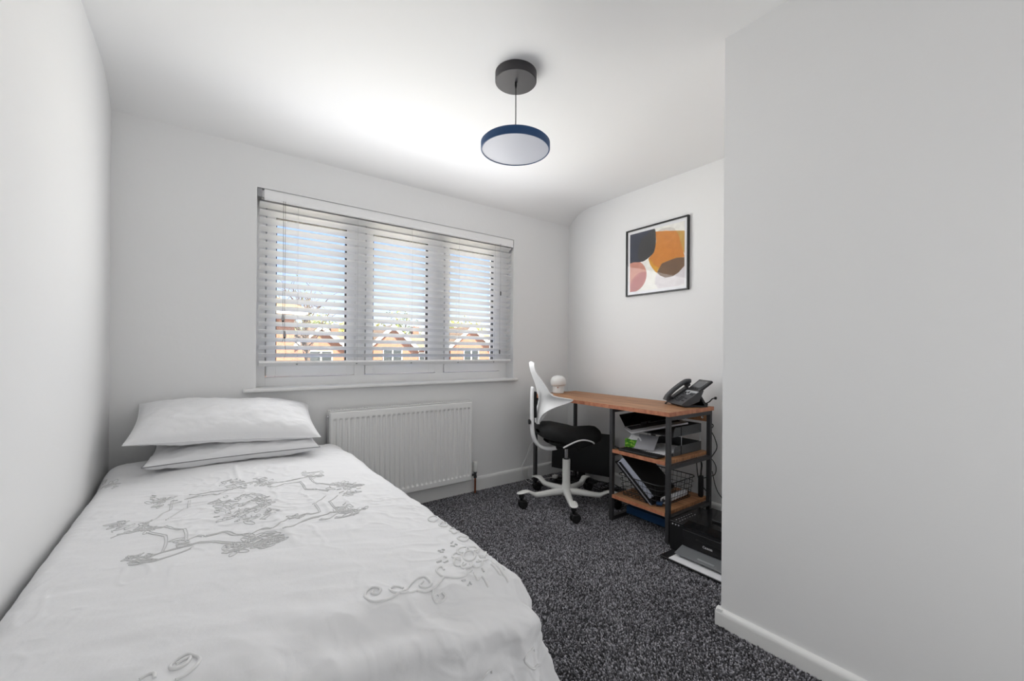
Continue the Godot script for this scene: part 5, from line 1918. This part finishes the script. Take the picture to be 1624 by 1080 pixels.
const BRANCHES := [
	[0.227,1.367,0.256,1.385,0.277,1.383,0.287,1.381,0.316,1.375,0.336,1.374,0.366,1.369],
	[0.224,1.415,0.251,1.428,0.28,1.431,0.308,1.423,0.333,1.408,0.351,1.396],
	[0.286,1.377,0.29,1.341,0.29,1.298,0.286,1.258],
	[0.24,1.189,0.257,1.219,0.285,1.257],
	[0.28,1.164,0.297,1.2,0.317,1.231,0.33,1.238],
	[0.33,1.238,0.336,1.29,0.336,1.335],
	[0.336,1.335,0.361,1.317,0.376,1.326],
	[0.159,1.167,0.196,1.148,0.226,1.153,0.239,1.147,0.269,1.168,0.28,1.164],
	[0.223,1.091,0.249,1.077,0.265,1.033,0.285,1.01],
	[0.285,1.01,0.285,0.957,0.285,0.894],
	[0.281,1.108,0.303,1.064,0.329,1.024],
	[0.335,1.018,0.336,0.936],
	[0.323,0.908,0.359,0.912,0.398,0.918,0.424,0.932],
	[0.336,0.876,0.364,0.886,0.407,0.887,0.473,0.897],
	[0.366,1.369,0.379,1.375,0.407,1.389,0.447,1.434],
	[0.383,1.331,0.408,1.33,0.433,1.33,0.451,1.367],
	[0.374,0.92,0.4,0.922,0.425,0.932,0.442,0.913,0.466,0.894,0.485,0.891,0.513,0.914],
	[0.587,0.941,0.601,0.96,0.633,0.941,0.682,0.925,0.705,0.934],
	[0.602,0.91,0.629,0.886,0.664,0.893,0.706,0.885,0.751,0.871],
	[0.705,0.934,0.703,0.99,0.703,1.045,0.716,1.058],
	[0.547,0.878,0.569,0.885,0.602,0.91],
	[0.552,1.392,0.577,1.368,0.597,1.344,0.618,1.345,0.645,1.329,0.666,1.329],
	[0.588,1.42,0.612,1.407,0.631,1.385,0.657,1.374],
	[0.75,0.874,0.751,0.946,0.753,0.999,0.766,1.011,0.792,1.046,0.827,1.071],
	[0.704,0.934,0.705,1,0.706,1.049,0.733,1.075,0.774,1.117],
	[0.751,1.166,0.728,1.202,0.702,1.234,0.693,1.236],
	[0.793,1.177,0.773,1.213,0.748,1.242],
	[0.699,1.248,0.702,1.286,0.698,1.327],
	[0.748,1.242,0.75,1.301,0.752,1.377],
	[0.603,1.347,0.626,1.343,0.653,1.329,0.674,1.332,0.697,1.33],
	[0.588,1.42,0.608,1.411,0.63,1.387,0.659,1.372,0.691,1.369,0.721,1.362,0.744,1.359],
	[0.683,1.397,0.7,1.408,0.72,1.401,0.743,1.379],
	[0.728,1.409,0.749,1.415,0.774,1.414,0.807,1.41],
	[0.752,1.377,0.777,1.389,0.816,1.365],
	[0.401,1.388,0.409,1.391,0.43,1.417,0.465,1.449],
	[0.379,1.327,0.404,1.329,0.431,1.331,0.453,1.373,0.483,1.401],
	[0.488,1.401,0.506,1.386,0.523,1.38,0.546,1.399],
	[0.548,1.394,0.572,1.376,0.595,1.347],
	[0.574,1.427,0.602,1.415,0.628,1.39,0.658,1.376,0.689,1.375],
	[0.428,1.492,0.451,1.491,0.471,1.491,0.484,1.475,0.496,1.478],
	[0.467,1.451,0.489,1.472,0.509,1.474,0.523,1.467,0.547,1.478]]
const SCROLLS := [
	[0.699,1.888,0.693,1.898,0.703,1.909,0.713,1.901,0.711,1.886,0.698,1.876,0.684,1.884,0.676,1.905,0.681,1.929,0.699,1.942,0.726,1.94,0.755,1.927,0.784,1.902,0.811,1.888,0.827,1.897,0.828,1.918],
	[0.766,1.905,0.758,1.894,0.741,1.895,0.733,1.904,0.735,1.923,0.747,1.934,0.765,1.937,0.788,1.933],
	[0.828,1.918,0.827,1.932,0.812,1.936,0.803,1.918,0.817,1.909],
	[0.788,1.933,0.804,1.948,0.83,1.947,0.863,1.928],
	[0.878,1.9,0.881,1.882,0.867,1.883,0.858,1.9,0.864,1.926,0.886,1.941,0.913,1.943,0.942,1.932],
	[0.822,1.953,0.814,1.969,0.817,1.984,0.83,1.988,0.841,1.98,0.837,1.969,0.826,1.971],
	[1.019,1.886,1.016,1.946,1.03,1.996],
	[1,1.934,1.011,1.974],
	[1.034,1.9,1.03,1.959],
	[0.941,1.945,0.937,1.968,0.952,1.964,0.958,1.991],
	[0.34,1.911,0.348,1.908,0.36,1.905,0.354,1.922,0.34,1.925,0.332,1.914,0.338,1.902,0.355,1.894,0.368,1.906,0.374,1.92,0.367,1.938,0.354,1.948,0.341,1.952],
	[0.292,1.917,0.303,1.912,0.311,1.916,0.312,1.931],
	[1.111,2.165,1.083,2.159,1.026,2.167,1.022,2.183,1.058,2.199,1.136,2.196],
	[0.871,2.171,0.884,2.159,0.901,2.16,0.905,2.17],
	[1.028,1.562,1.011,1.584,0.996,1.591,0.988,1.583,0.99,1.569,1.002,1.555,1.019,1.544,1.032,1.544,1.028,1.562],
	[1.047,1.601,1.025,1.63,1.008,1.641,1.001,1.636,1.004,1.621,1.017,1.605,1.038,1.588,1.057,1.576,1.047,1.601],
	[1.132,1.587,1.135,1.585,1.023,1.697,1.01,1.692,1.015,1.673,1.041,1.64,1.121,1.571,1.131,1.575,1.132,1.587],
	[1.056,1.725,1.029,1.755,1.01,1.765,1,1.76,1.001,1.749,1.014,1.736,1.036,1.722,1.064,1.705,1.056,1.725],
	[0.987,1.874,0.973,1.888,0.96,1.888,0.954,1.877,0.958,1.86,0.971,1.847,0.985,1.845,0.993,1.856,0.987,1.874],
	[0.999,1.873,1.015,1.872,1.02,1.883,1.01,1.901,0.994,1.914,0.98,1.914,0.974,1.903],
	[0.982,1.898,0.985,1.911,0.978,1.924,0.966,1.93,0.955,1.928,0.95,1.917,0.953,1.904],
	[0.961,1.906,0.954,1.918,0.942,1.924,0.931,1.921,0.926,1.91,0.93,1.897,0.941,1.888],
	[0.944,1.896,0.932,1.901,0.921,1.897,0.917,1.886,0.922,1.872,0.933,1.863,0.946,1.864],
	[0.942,1.873,0.931,1.868,0.928,1.856,0.934,1.841,0.946,1.833,0.958,1.834,0.964,1.846],
	[0.956,1.851,0.953,1.837,0.96,1.822,0.973,1.814,0.986,1.816,0.992,1.827,0.987,1.843],
	[0.978,1.842,0.987,1.827,1.003,1.815,1.022,1.809,1.03,1.817,1.02,1.839,1.001,1.857],
	[0.998,1.85,1.017,1.836,1.041,1.824,1.053,1.828,1.034,1.858,1.012,1.879,0.995,1.884]]
const DASHES := [
	[0.969,1.769,0.978,1.761],
	[0.96,1.782,0.969,1.792],
	[0.976,1.78,0.978,1.788],
	[0.914,1.793,0.92,1.799],
	[0.913,1.808,0.924,1.807],
	[0.927,1.792,0.931,1.799],
	[0.881,1.852,0.895,1.85],
	[0.91,1.837,0.913,1.845],
	[0.896,1.864,0.91,1.86],
	[0.897,1.958,0.908,1.957],
	[0.904,1.976,0.91,1.971],
	[0.916,1.965,0.916,1.974],
	[0.968,1.941,0.966,1.952]]
const LEAVES := [
	[0.166,1.07,2.32,1],[0.156,1.046,3.8,0],[0.199,1.146,6.25,0],[0.152,1.051,2.49,0],[0.211,1.147,5.81,0],[0.163,1.019,0.4,1],
	[0.193,1.088,5.17,0],[0.179,1.04,5.52,1],[0.153,1.098,4.57,1],[0.224,1.11,5.52,0],[0.182,1.095,1.62,1],[0.162,1.041,1.89,1],
	[0.143,1.029,3.35,0],[0.224,1.096,4.28,0],[0.243,1.141,4.22,0],[0.178,1.144,3.4,1],[0.176,1.032,1.33,1],[0.215,1.149,3.03,1],
	[0.242,1.182,5.03,0],[0.244,1.155,2.68,0],[0.243,1.164,3.86,0],[0.16,1.051,3.46,0],[0.231,1.135,1.94,0],[0.174,1.082,5.96,0],
	[0.195,1.144,4.33,0],[0.221,1.116,5.63,0],[0.273,0.861,2.43,1],[0.288,0.947,6.11,1],[0.235,0.834,4.49,0],[0.256,0.933,1.9,0],
	[0.25,0.882,3.64,0],[0.227,0.832,0.84,1],[0.218,0.863,4.27,0],[0.251,0.937,3.07,1],[0.248,0.858,6.05,0],[0.247,0.932,3.78,0],
	[0.246,0.917,2.32,1],[0.258,0.844,0.66,0],[0.229,0.787,0.83,1],[0.26,0.85,1.5,0],[0.226,0.804,0.61,1],[0.243,0.909,5.23,0],
	[0.296,0.898,0.5,1],[0.281,0.861,2.83,0],[0.297,0.931,6.01,0],[0.55,1.058,1.15,0],[0.526,1.089,0.54,1],[0.525,1.249,1.83,0],
	[0.456,1.04,1.82,1],[0.55,1.144,0.98,0],[0.534,1.079,3.91,1],[0.555,1.166,5.82,0],[0.478,1.154,4.73,1],[0.472,1.252,2.14,0],
	[0.56,1.073,6.1,0],[0.569,1.252,5.67,1],[0.507,1.274,5.55,0],[0.562,1.216,4.68,0],[0.491,1.267,0.12,1],[0.552,1.158,3.84,0],
	[0.527,1.17,3.4,0],[0.505,1.255,3.36,0],[0.509,1.098,5.79,0],[0.576,1.223,3.95,0],[0.489,1.191,1.69,1],[0.553,1.237,2.03,0],
	[0.519,1.007,0.29,0],[0.518,1.168,5.37,0],[0.428,1.117,0.99,0],[0.465,1.053,3.68,0],[0.541,1.185,2.69,0],[0.487,1.02,2.39,0],
	[0.557,1.236,2.89,1],[0.432,1.208,5.03,1],[0.57,1.262,3.94,1],[0.546,1.165,2.63,0],[0.451,1.107,4.37,0],[0.497,1.298,0.82,0],
	[0.429,1.218,5.64,0],[0.486,1.095,5.9,1],[0.56,1.11,4.98,1],[0.479,1.196,3.34,1],[0.417,1.124,1.48,0],[0.509,1.187,0.62,0],
	[0.531,1.195,5.28,0],[0.504,1.182,3.03,1],[0.417,1.018,5.02,0],[0.411,1.028,3.32,0],[0.497,1.103,5.87,0],[0.549,1.1,1.13,0],
	[0.508,1.24,1.57,1],[0.571,1.161,1.59,1],[0.456,1.212,2.63,0],[0.493,1.254,5.84,1],[0.415,1.179,3.57,1],[0.42,1.088,3.04,1],
	[0.544,1.121,1.02,0],[0.57,1.135,3.25,0],[0.547,1.089,0.86,0],[0.459,1.126,5.87,1],[0.516,1.042,4.22,0],[0.435,1.046,6.18,0],
	[0.483,1.238,5.05,0],[0.467,1.19,2.02,0],[0.481,1.038,4.41,0],[0.534,1.081,5.16,1],[0.509,1.167,0.45,0],[0.564,1.1,0.29,0],
	[0.447,0.985,4.88,0],[0.562,1.064,1.52,0],[0.536,1.294,3.91,1],[0.572,1.116,1.6,0],[0.447,1.166,4.58,0],[0.488,1.209,5.74,0],
	[0.448,1.074,4.24,0],[0.485,1.176,2.38,0],[0.46,1.092,6,0],[0.477,1.198,5.55,0],[0.543,1.277,5.57,0],[0.522,1.159,2.35,0],
	[0.465,1.267,4.24,1],[0.544,1.03,0.67,0],[0.422,1.072,0.71,0],[0.55,1.241,1.85,1],[0.496,0.878,4.05,1],[0.467,0.825,5.78,0],
	[0.5,0.816,0.89,0],[0.458,0.744,2.64,0],[0.44,0.8,1.96,0],[0.515,0.879,1.14,1],[0.482,0.755,2.26,0],[0.508,0.847,0.86,0],
	[0.48,0.868,4.83,0],[0.532,0.825,2.81,0],[0.503,0.79,0.7,0],[0.467,0.747,3.54,1],[0.477,0.786,3.56,1],[0.504,0.766,4.7,1],
	[0.512,0.787,5.01,1],[0.447,0.764,1.27,0],[0.471,0.852,5.29,0],[0.532,0.827,2.41,1],[0.461,0.867,3.13,1],[0.559,0.884,5.4,0],
	[0.577,0.853,3.98,0],[0.558,0.773,3.09,1],[0.582,0.897,4.91,0],[0.566,0.834,4.06,0],[0.57,0.86,4.13,0],[0.582,0.819,3.91,0],
	[0.571,0.829,3.18,0],[0.609,0.839,2.03,0],[0.597,0.898,5.39,1],[0.615,0.879,0.5,0],[0.582,0.911,0.4,0],[0.581,0.795,3.05,0],
	[0.538,0.848,5.31,1],[0.557,0.828,4.39,1],[0.581,0.906,3.07,0],[0.582,0.794,2.52,0],[0.802,0.858,1.61,0],[0.751,0.859,2.52,0],
	[0.762,0.895,2.32,0],[0.784,0.885,0.14,1],[0.782,0.879,0.17,0],[0.742,0.835,1.16,0],[0.757,0.868,0.21,1],[0.767,0.837,2.49,0],
	[0.817,0.8,1.52,0],[0.783,0.883,3.91,0],[0.75,0.772,5.07,0],[0.789,0.796,2.92,0],[0.753,0.797,0.19,0],[0.749,0.869,0.59,1],
	[0.795,0.87,3.88,0],[0.846,1.122,1.07,0],[0.839,1.173,3.2,0],[0.867,1.115,2.99,0],[0.9,1.102,0.21,0],[0.822,1.031,2.48,0],
	[0.815,1.118,3.19,1],[0.839,1.052,5.83,0],[0.892,1.062,2.42,1],[0.84,1.165,5.03,0],[0.857,1.068,3.02,0],[0.791,1.077,4.73,1],
	[0.892,1.108,0.27,0],[0.884,1.144,2.93,1],[0.866,1.171,1.49,1],[0.833,1.089,0.3,0],[0.858,1.015,2.1,0],[0.84,1.113,4.94,0],
	[0.816,1.15,2.83,1],[0.84,1.064,6.14,1],[0.862,1.117,0.7,0],[0.828,1.198,3.53,0],[0.884,1.09,2,1],[0.788,1.098,3.91,0],
	[0.864,1.181,0.15,0],[0.867,1.094,0.54,0],[0.87,1.065,4.27,0],[0.863,1.034,5.47,0],[0.834,1.048,4.88,0],[0.809,1.037,5.12,0],
	[0.859,1.121,1.88,1],[0.782,1.363,3.04,0],[0.791,1.287,2.29,1],[0.782,1.345,1.57,0],[0.766,1.354,0.53,0],[0.803,1.317,1.3,0],
	[0.836,1.372,3.84,1],[0.759,1.358,5.95,1],[0.749,1.334,4.86,0],[0.773,1.315,0.22,0],[0.804,1.377,4.54,0],[0.817,1.386,2.96,0],
	[0.773,1.4,2.72,0],[0.792,1.397,4.91,0],[0.784,1.369,2.58,0],[0.772,1.344,5.09,0],[0.839,1.371,5.5,0],[0.748,1.355,5.9,0],
	[0.765,1.323,2.26,0],[0.768,1.347,5.57,0],[0.553,1.462,3.26,0],[0.493,1.44,3.37,0],[0.56,1.493,6.18,0],[0.541,1.47,2.28,1],
	[0.514,1.471,0.08,0],[0.541,1.421,3.79,0],[0.505,1.498,4.22,0],[0.505,1.497,0.28,0],[0.521,1.464,1.04,1],[0.525,1.493,4.76,0],
	[0.533,1.429,3.47,0],[0.517,1.465,3.05,0],[0.555,1.452,2.94,1],[0.544,1.434,6.14,1],[0.479,1.43,1.07,0],[0.518,1.477,5.23,0],
	[0.489,1.477,2.86,0],[0.545,1.47,0.98,0],[0.529,1.476,3.05,0],[0.556,1.463,3.85,0],[0.489,1.42,0.73,0],[0.507,1.419,5.72,0],
	[0.538,1.498,0.21,0],[0.559,1.475,4.04,0],[0.493,1.476,4.11,0],[0.504,1.49,5.97,0],[0.487,1.465,1.77,0],[0.482,1.459,5.65,0],
	[0.516,1.492,0.5,1],[0.501,1.433,0.78,0],[0.56,1.482,4.35,0],[0.485,1.443,1.68,1],[0.524,1.511,3.06,0],[0.528,1.455,1.12,0],
	[0.489,1.396,0.89,0],[0.498,1.427,1.95,1],[0.548,1.439,0.31,0],[0.482,1.47,0.67,0],[0.532,1.477,0.66,0],[0.522,1.484,2.21,1],
	[0.514,1.478,5.9,0],[0.448,1.5,2.23,0],[0.455,1.459,2.97,1],[0.45,1.444,4.91,1],[0.434,1.448,1.92,0],[0.46,1.45,1.26,1],
	[0.45,1.446,4.69,0],[0.465,1.446,1.05,0],[0.464,1.5,3.79,0],[0.462,1.457,0.72,0],[0.456,1.48,2.53,1],[0.429,1.445,4.81,0],
	[0.435,1.442,2.05,1],[0.44,1.483,3.18,0],[0.433,1.437,4.41,1],[0.467,1.451,5.25,0],[0.242,1.413,1.15,1],[0.243,1.352,2.14,1],
	[0.234,1.379,1.68,0],[0.226,1.36,5.49,1],[0.227,1.376,3.88,0],[0.228,1.359,3.83,0],[0.253,1.38,2.41,0],[0.255,1.41,3.45,0],
	[0.261,1.376,4.47,0],[0.246,1.385,2.33,0],[0.235,1.354,5.5,1],[0.241,1.4,0,0],[0.267,1.42,0.51,0],[0.258,1.414,0.18,1],
	[0.217,1.35,4.63,1],[0.273,1.385,2.77,1],[0.223,1.361,5.83,0],[0.077,0.434,1.8,0],[0.07,0.489,5.54,0],[0.056,0.462,0.05,0],
	[0.085,0.521,1.28,1],[0.032,0.385,4.14,0],[0.038,0.397,4.68,0],[0.065,0.444,4.69,0],[0.071,0.466,3.01,0],[0.093,0.522,4.15,1],
	[0.03,0.396,5.55,0],[0.091,0.467,0.33,1],[0.065,0.453,3.29,1],[0.086,0.545,5.15,1],[0.325,1.348,2.86,1],[0.323,1.325,2.15,1],
	[0.324,1.33,3.89,0],[0.339,1.331,3.67,1],[0.337,1.366,0.38,0],[0.318,1.307,3.1,0],[0.339,1.351,2.87,1],[0.625,1.336,1.17,0],
	[0.623,1.333,5.53,1],[0.639,1.336,2.52,0],[0.622,1.329,2.17,0],[0.615,1.332,0.7,0]]

func stitch(st: SurfaceTool, uv: Array, r: float, per := 5, sides := 6) -> void:
	var pts := []
	for k in range(0, uv.size(), 2): pts.append(Vector3(uv[k], uv[k + 1], 0))
	var path := PackedVector3Array()
	for q in smooth_path(pts, per):
		path.append(duvet(q.x, q.y) + duvet_normal(q.x, q.y) * r * 0.35)
	tube(st, path, r, sides)

func build_embroidery(parent: Node3D) -> void:
	var thread := mat(Color(0.83, 0.83, 0.83), 0.7)
	var pale := mat(Color(0.91, 0.91, 0.91), 0.7)
	var st := start()
	for b in BRANCHES:
		stitch(st, b, 0.0017, 5)
		var side := []
		for k in range(0, b.size(), 2):
			side.append(b[k] + 0.006)
			side.append(b[k + 1] - 0.007)
		stitch(st, side, 0.0012, 5)
	obj("embroidered_branches", st, thread, parent).set_meta("kind", "stuff")
	st = start()
	for b in SCROLLS: stitch(st, b, 0.0030, 6, 8)
	obj("embroidered_scrolls", st, pale, parent).set_meta("kind", "stuff")
	st = start()
	for b in DASHES: stitch(st, b, 0.0026, 3)
	obj("embroidered_dashes", st, thread, parent).set_meta("kind", "stuff")
	# leaf outlines and short satin leaves in the flower sprays
	st = start()
	for l in LEAVES:
		var c := Vector2(l[0], l[1])
		var d := Vector2(cos(l[2]), sin(l[2]))
		var n := Vector2(-d.y, d.x)
		var s := 0.018
		if l[3] == 0:
			var uv := []
			for k in 9:
				var a := TAU * k / 8.0
				var p: Vector2 = c + d * cos(a) * s * 1.15 + n * sin(a) * s * 0.42
				uv.append(p.x)
				uv.append(p.y)
			stitch(st, uv, 0.0013, 2, 5)
		else:
			stitch(st, [c.x - d.x * s * 0.5, c.y - d.y * s * 0.5, c.x, c.y, c.x + d.x * s * 0.5, c.y + d.y * s * 0.5], 0.0021, 3, 5)
	obj("embroidered_leaves", st, thread, parent).set_meta("kind", "stuff")
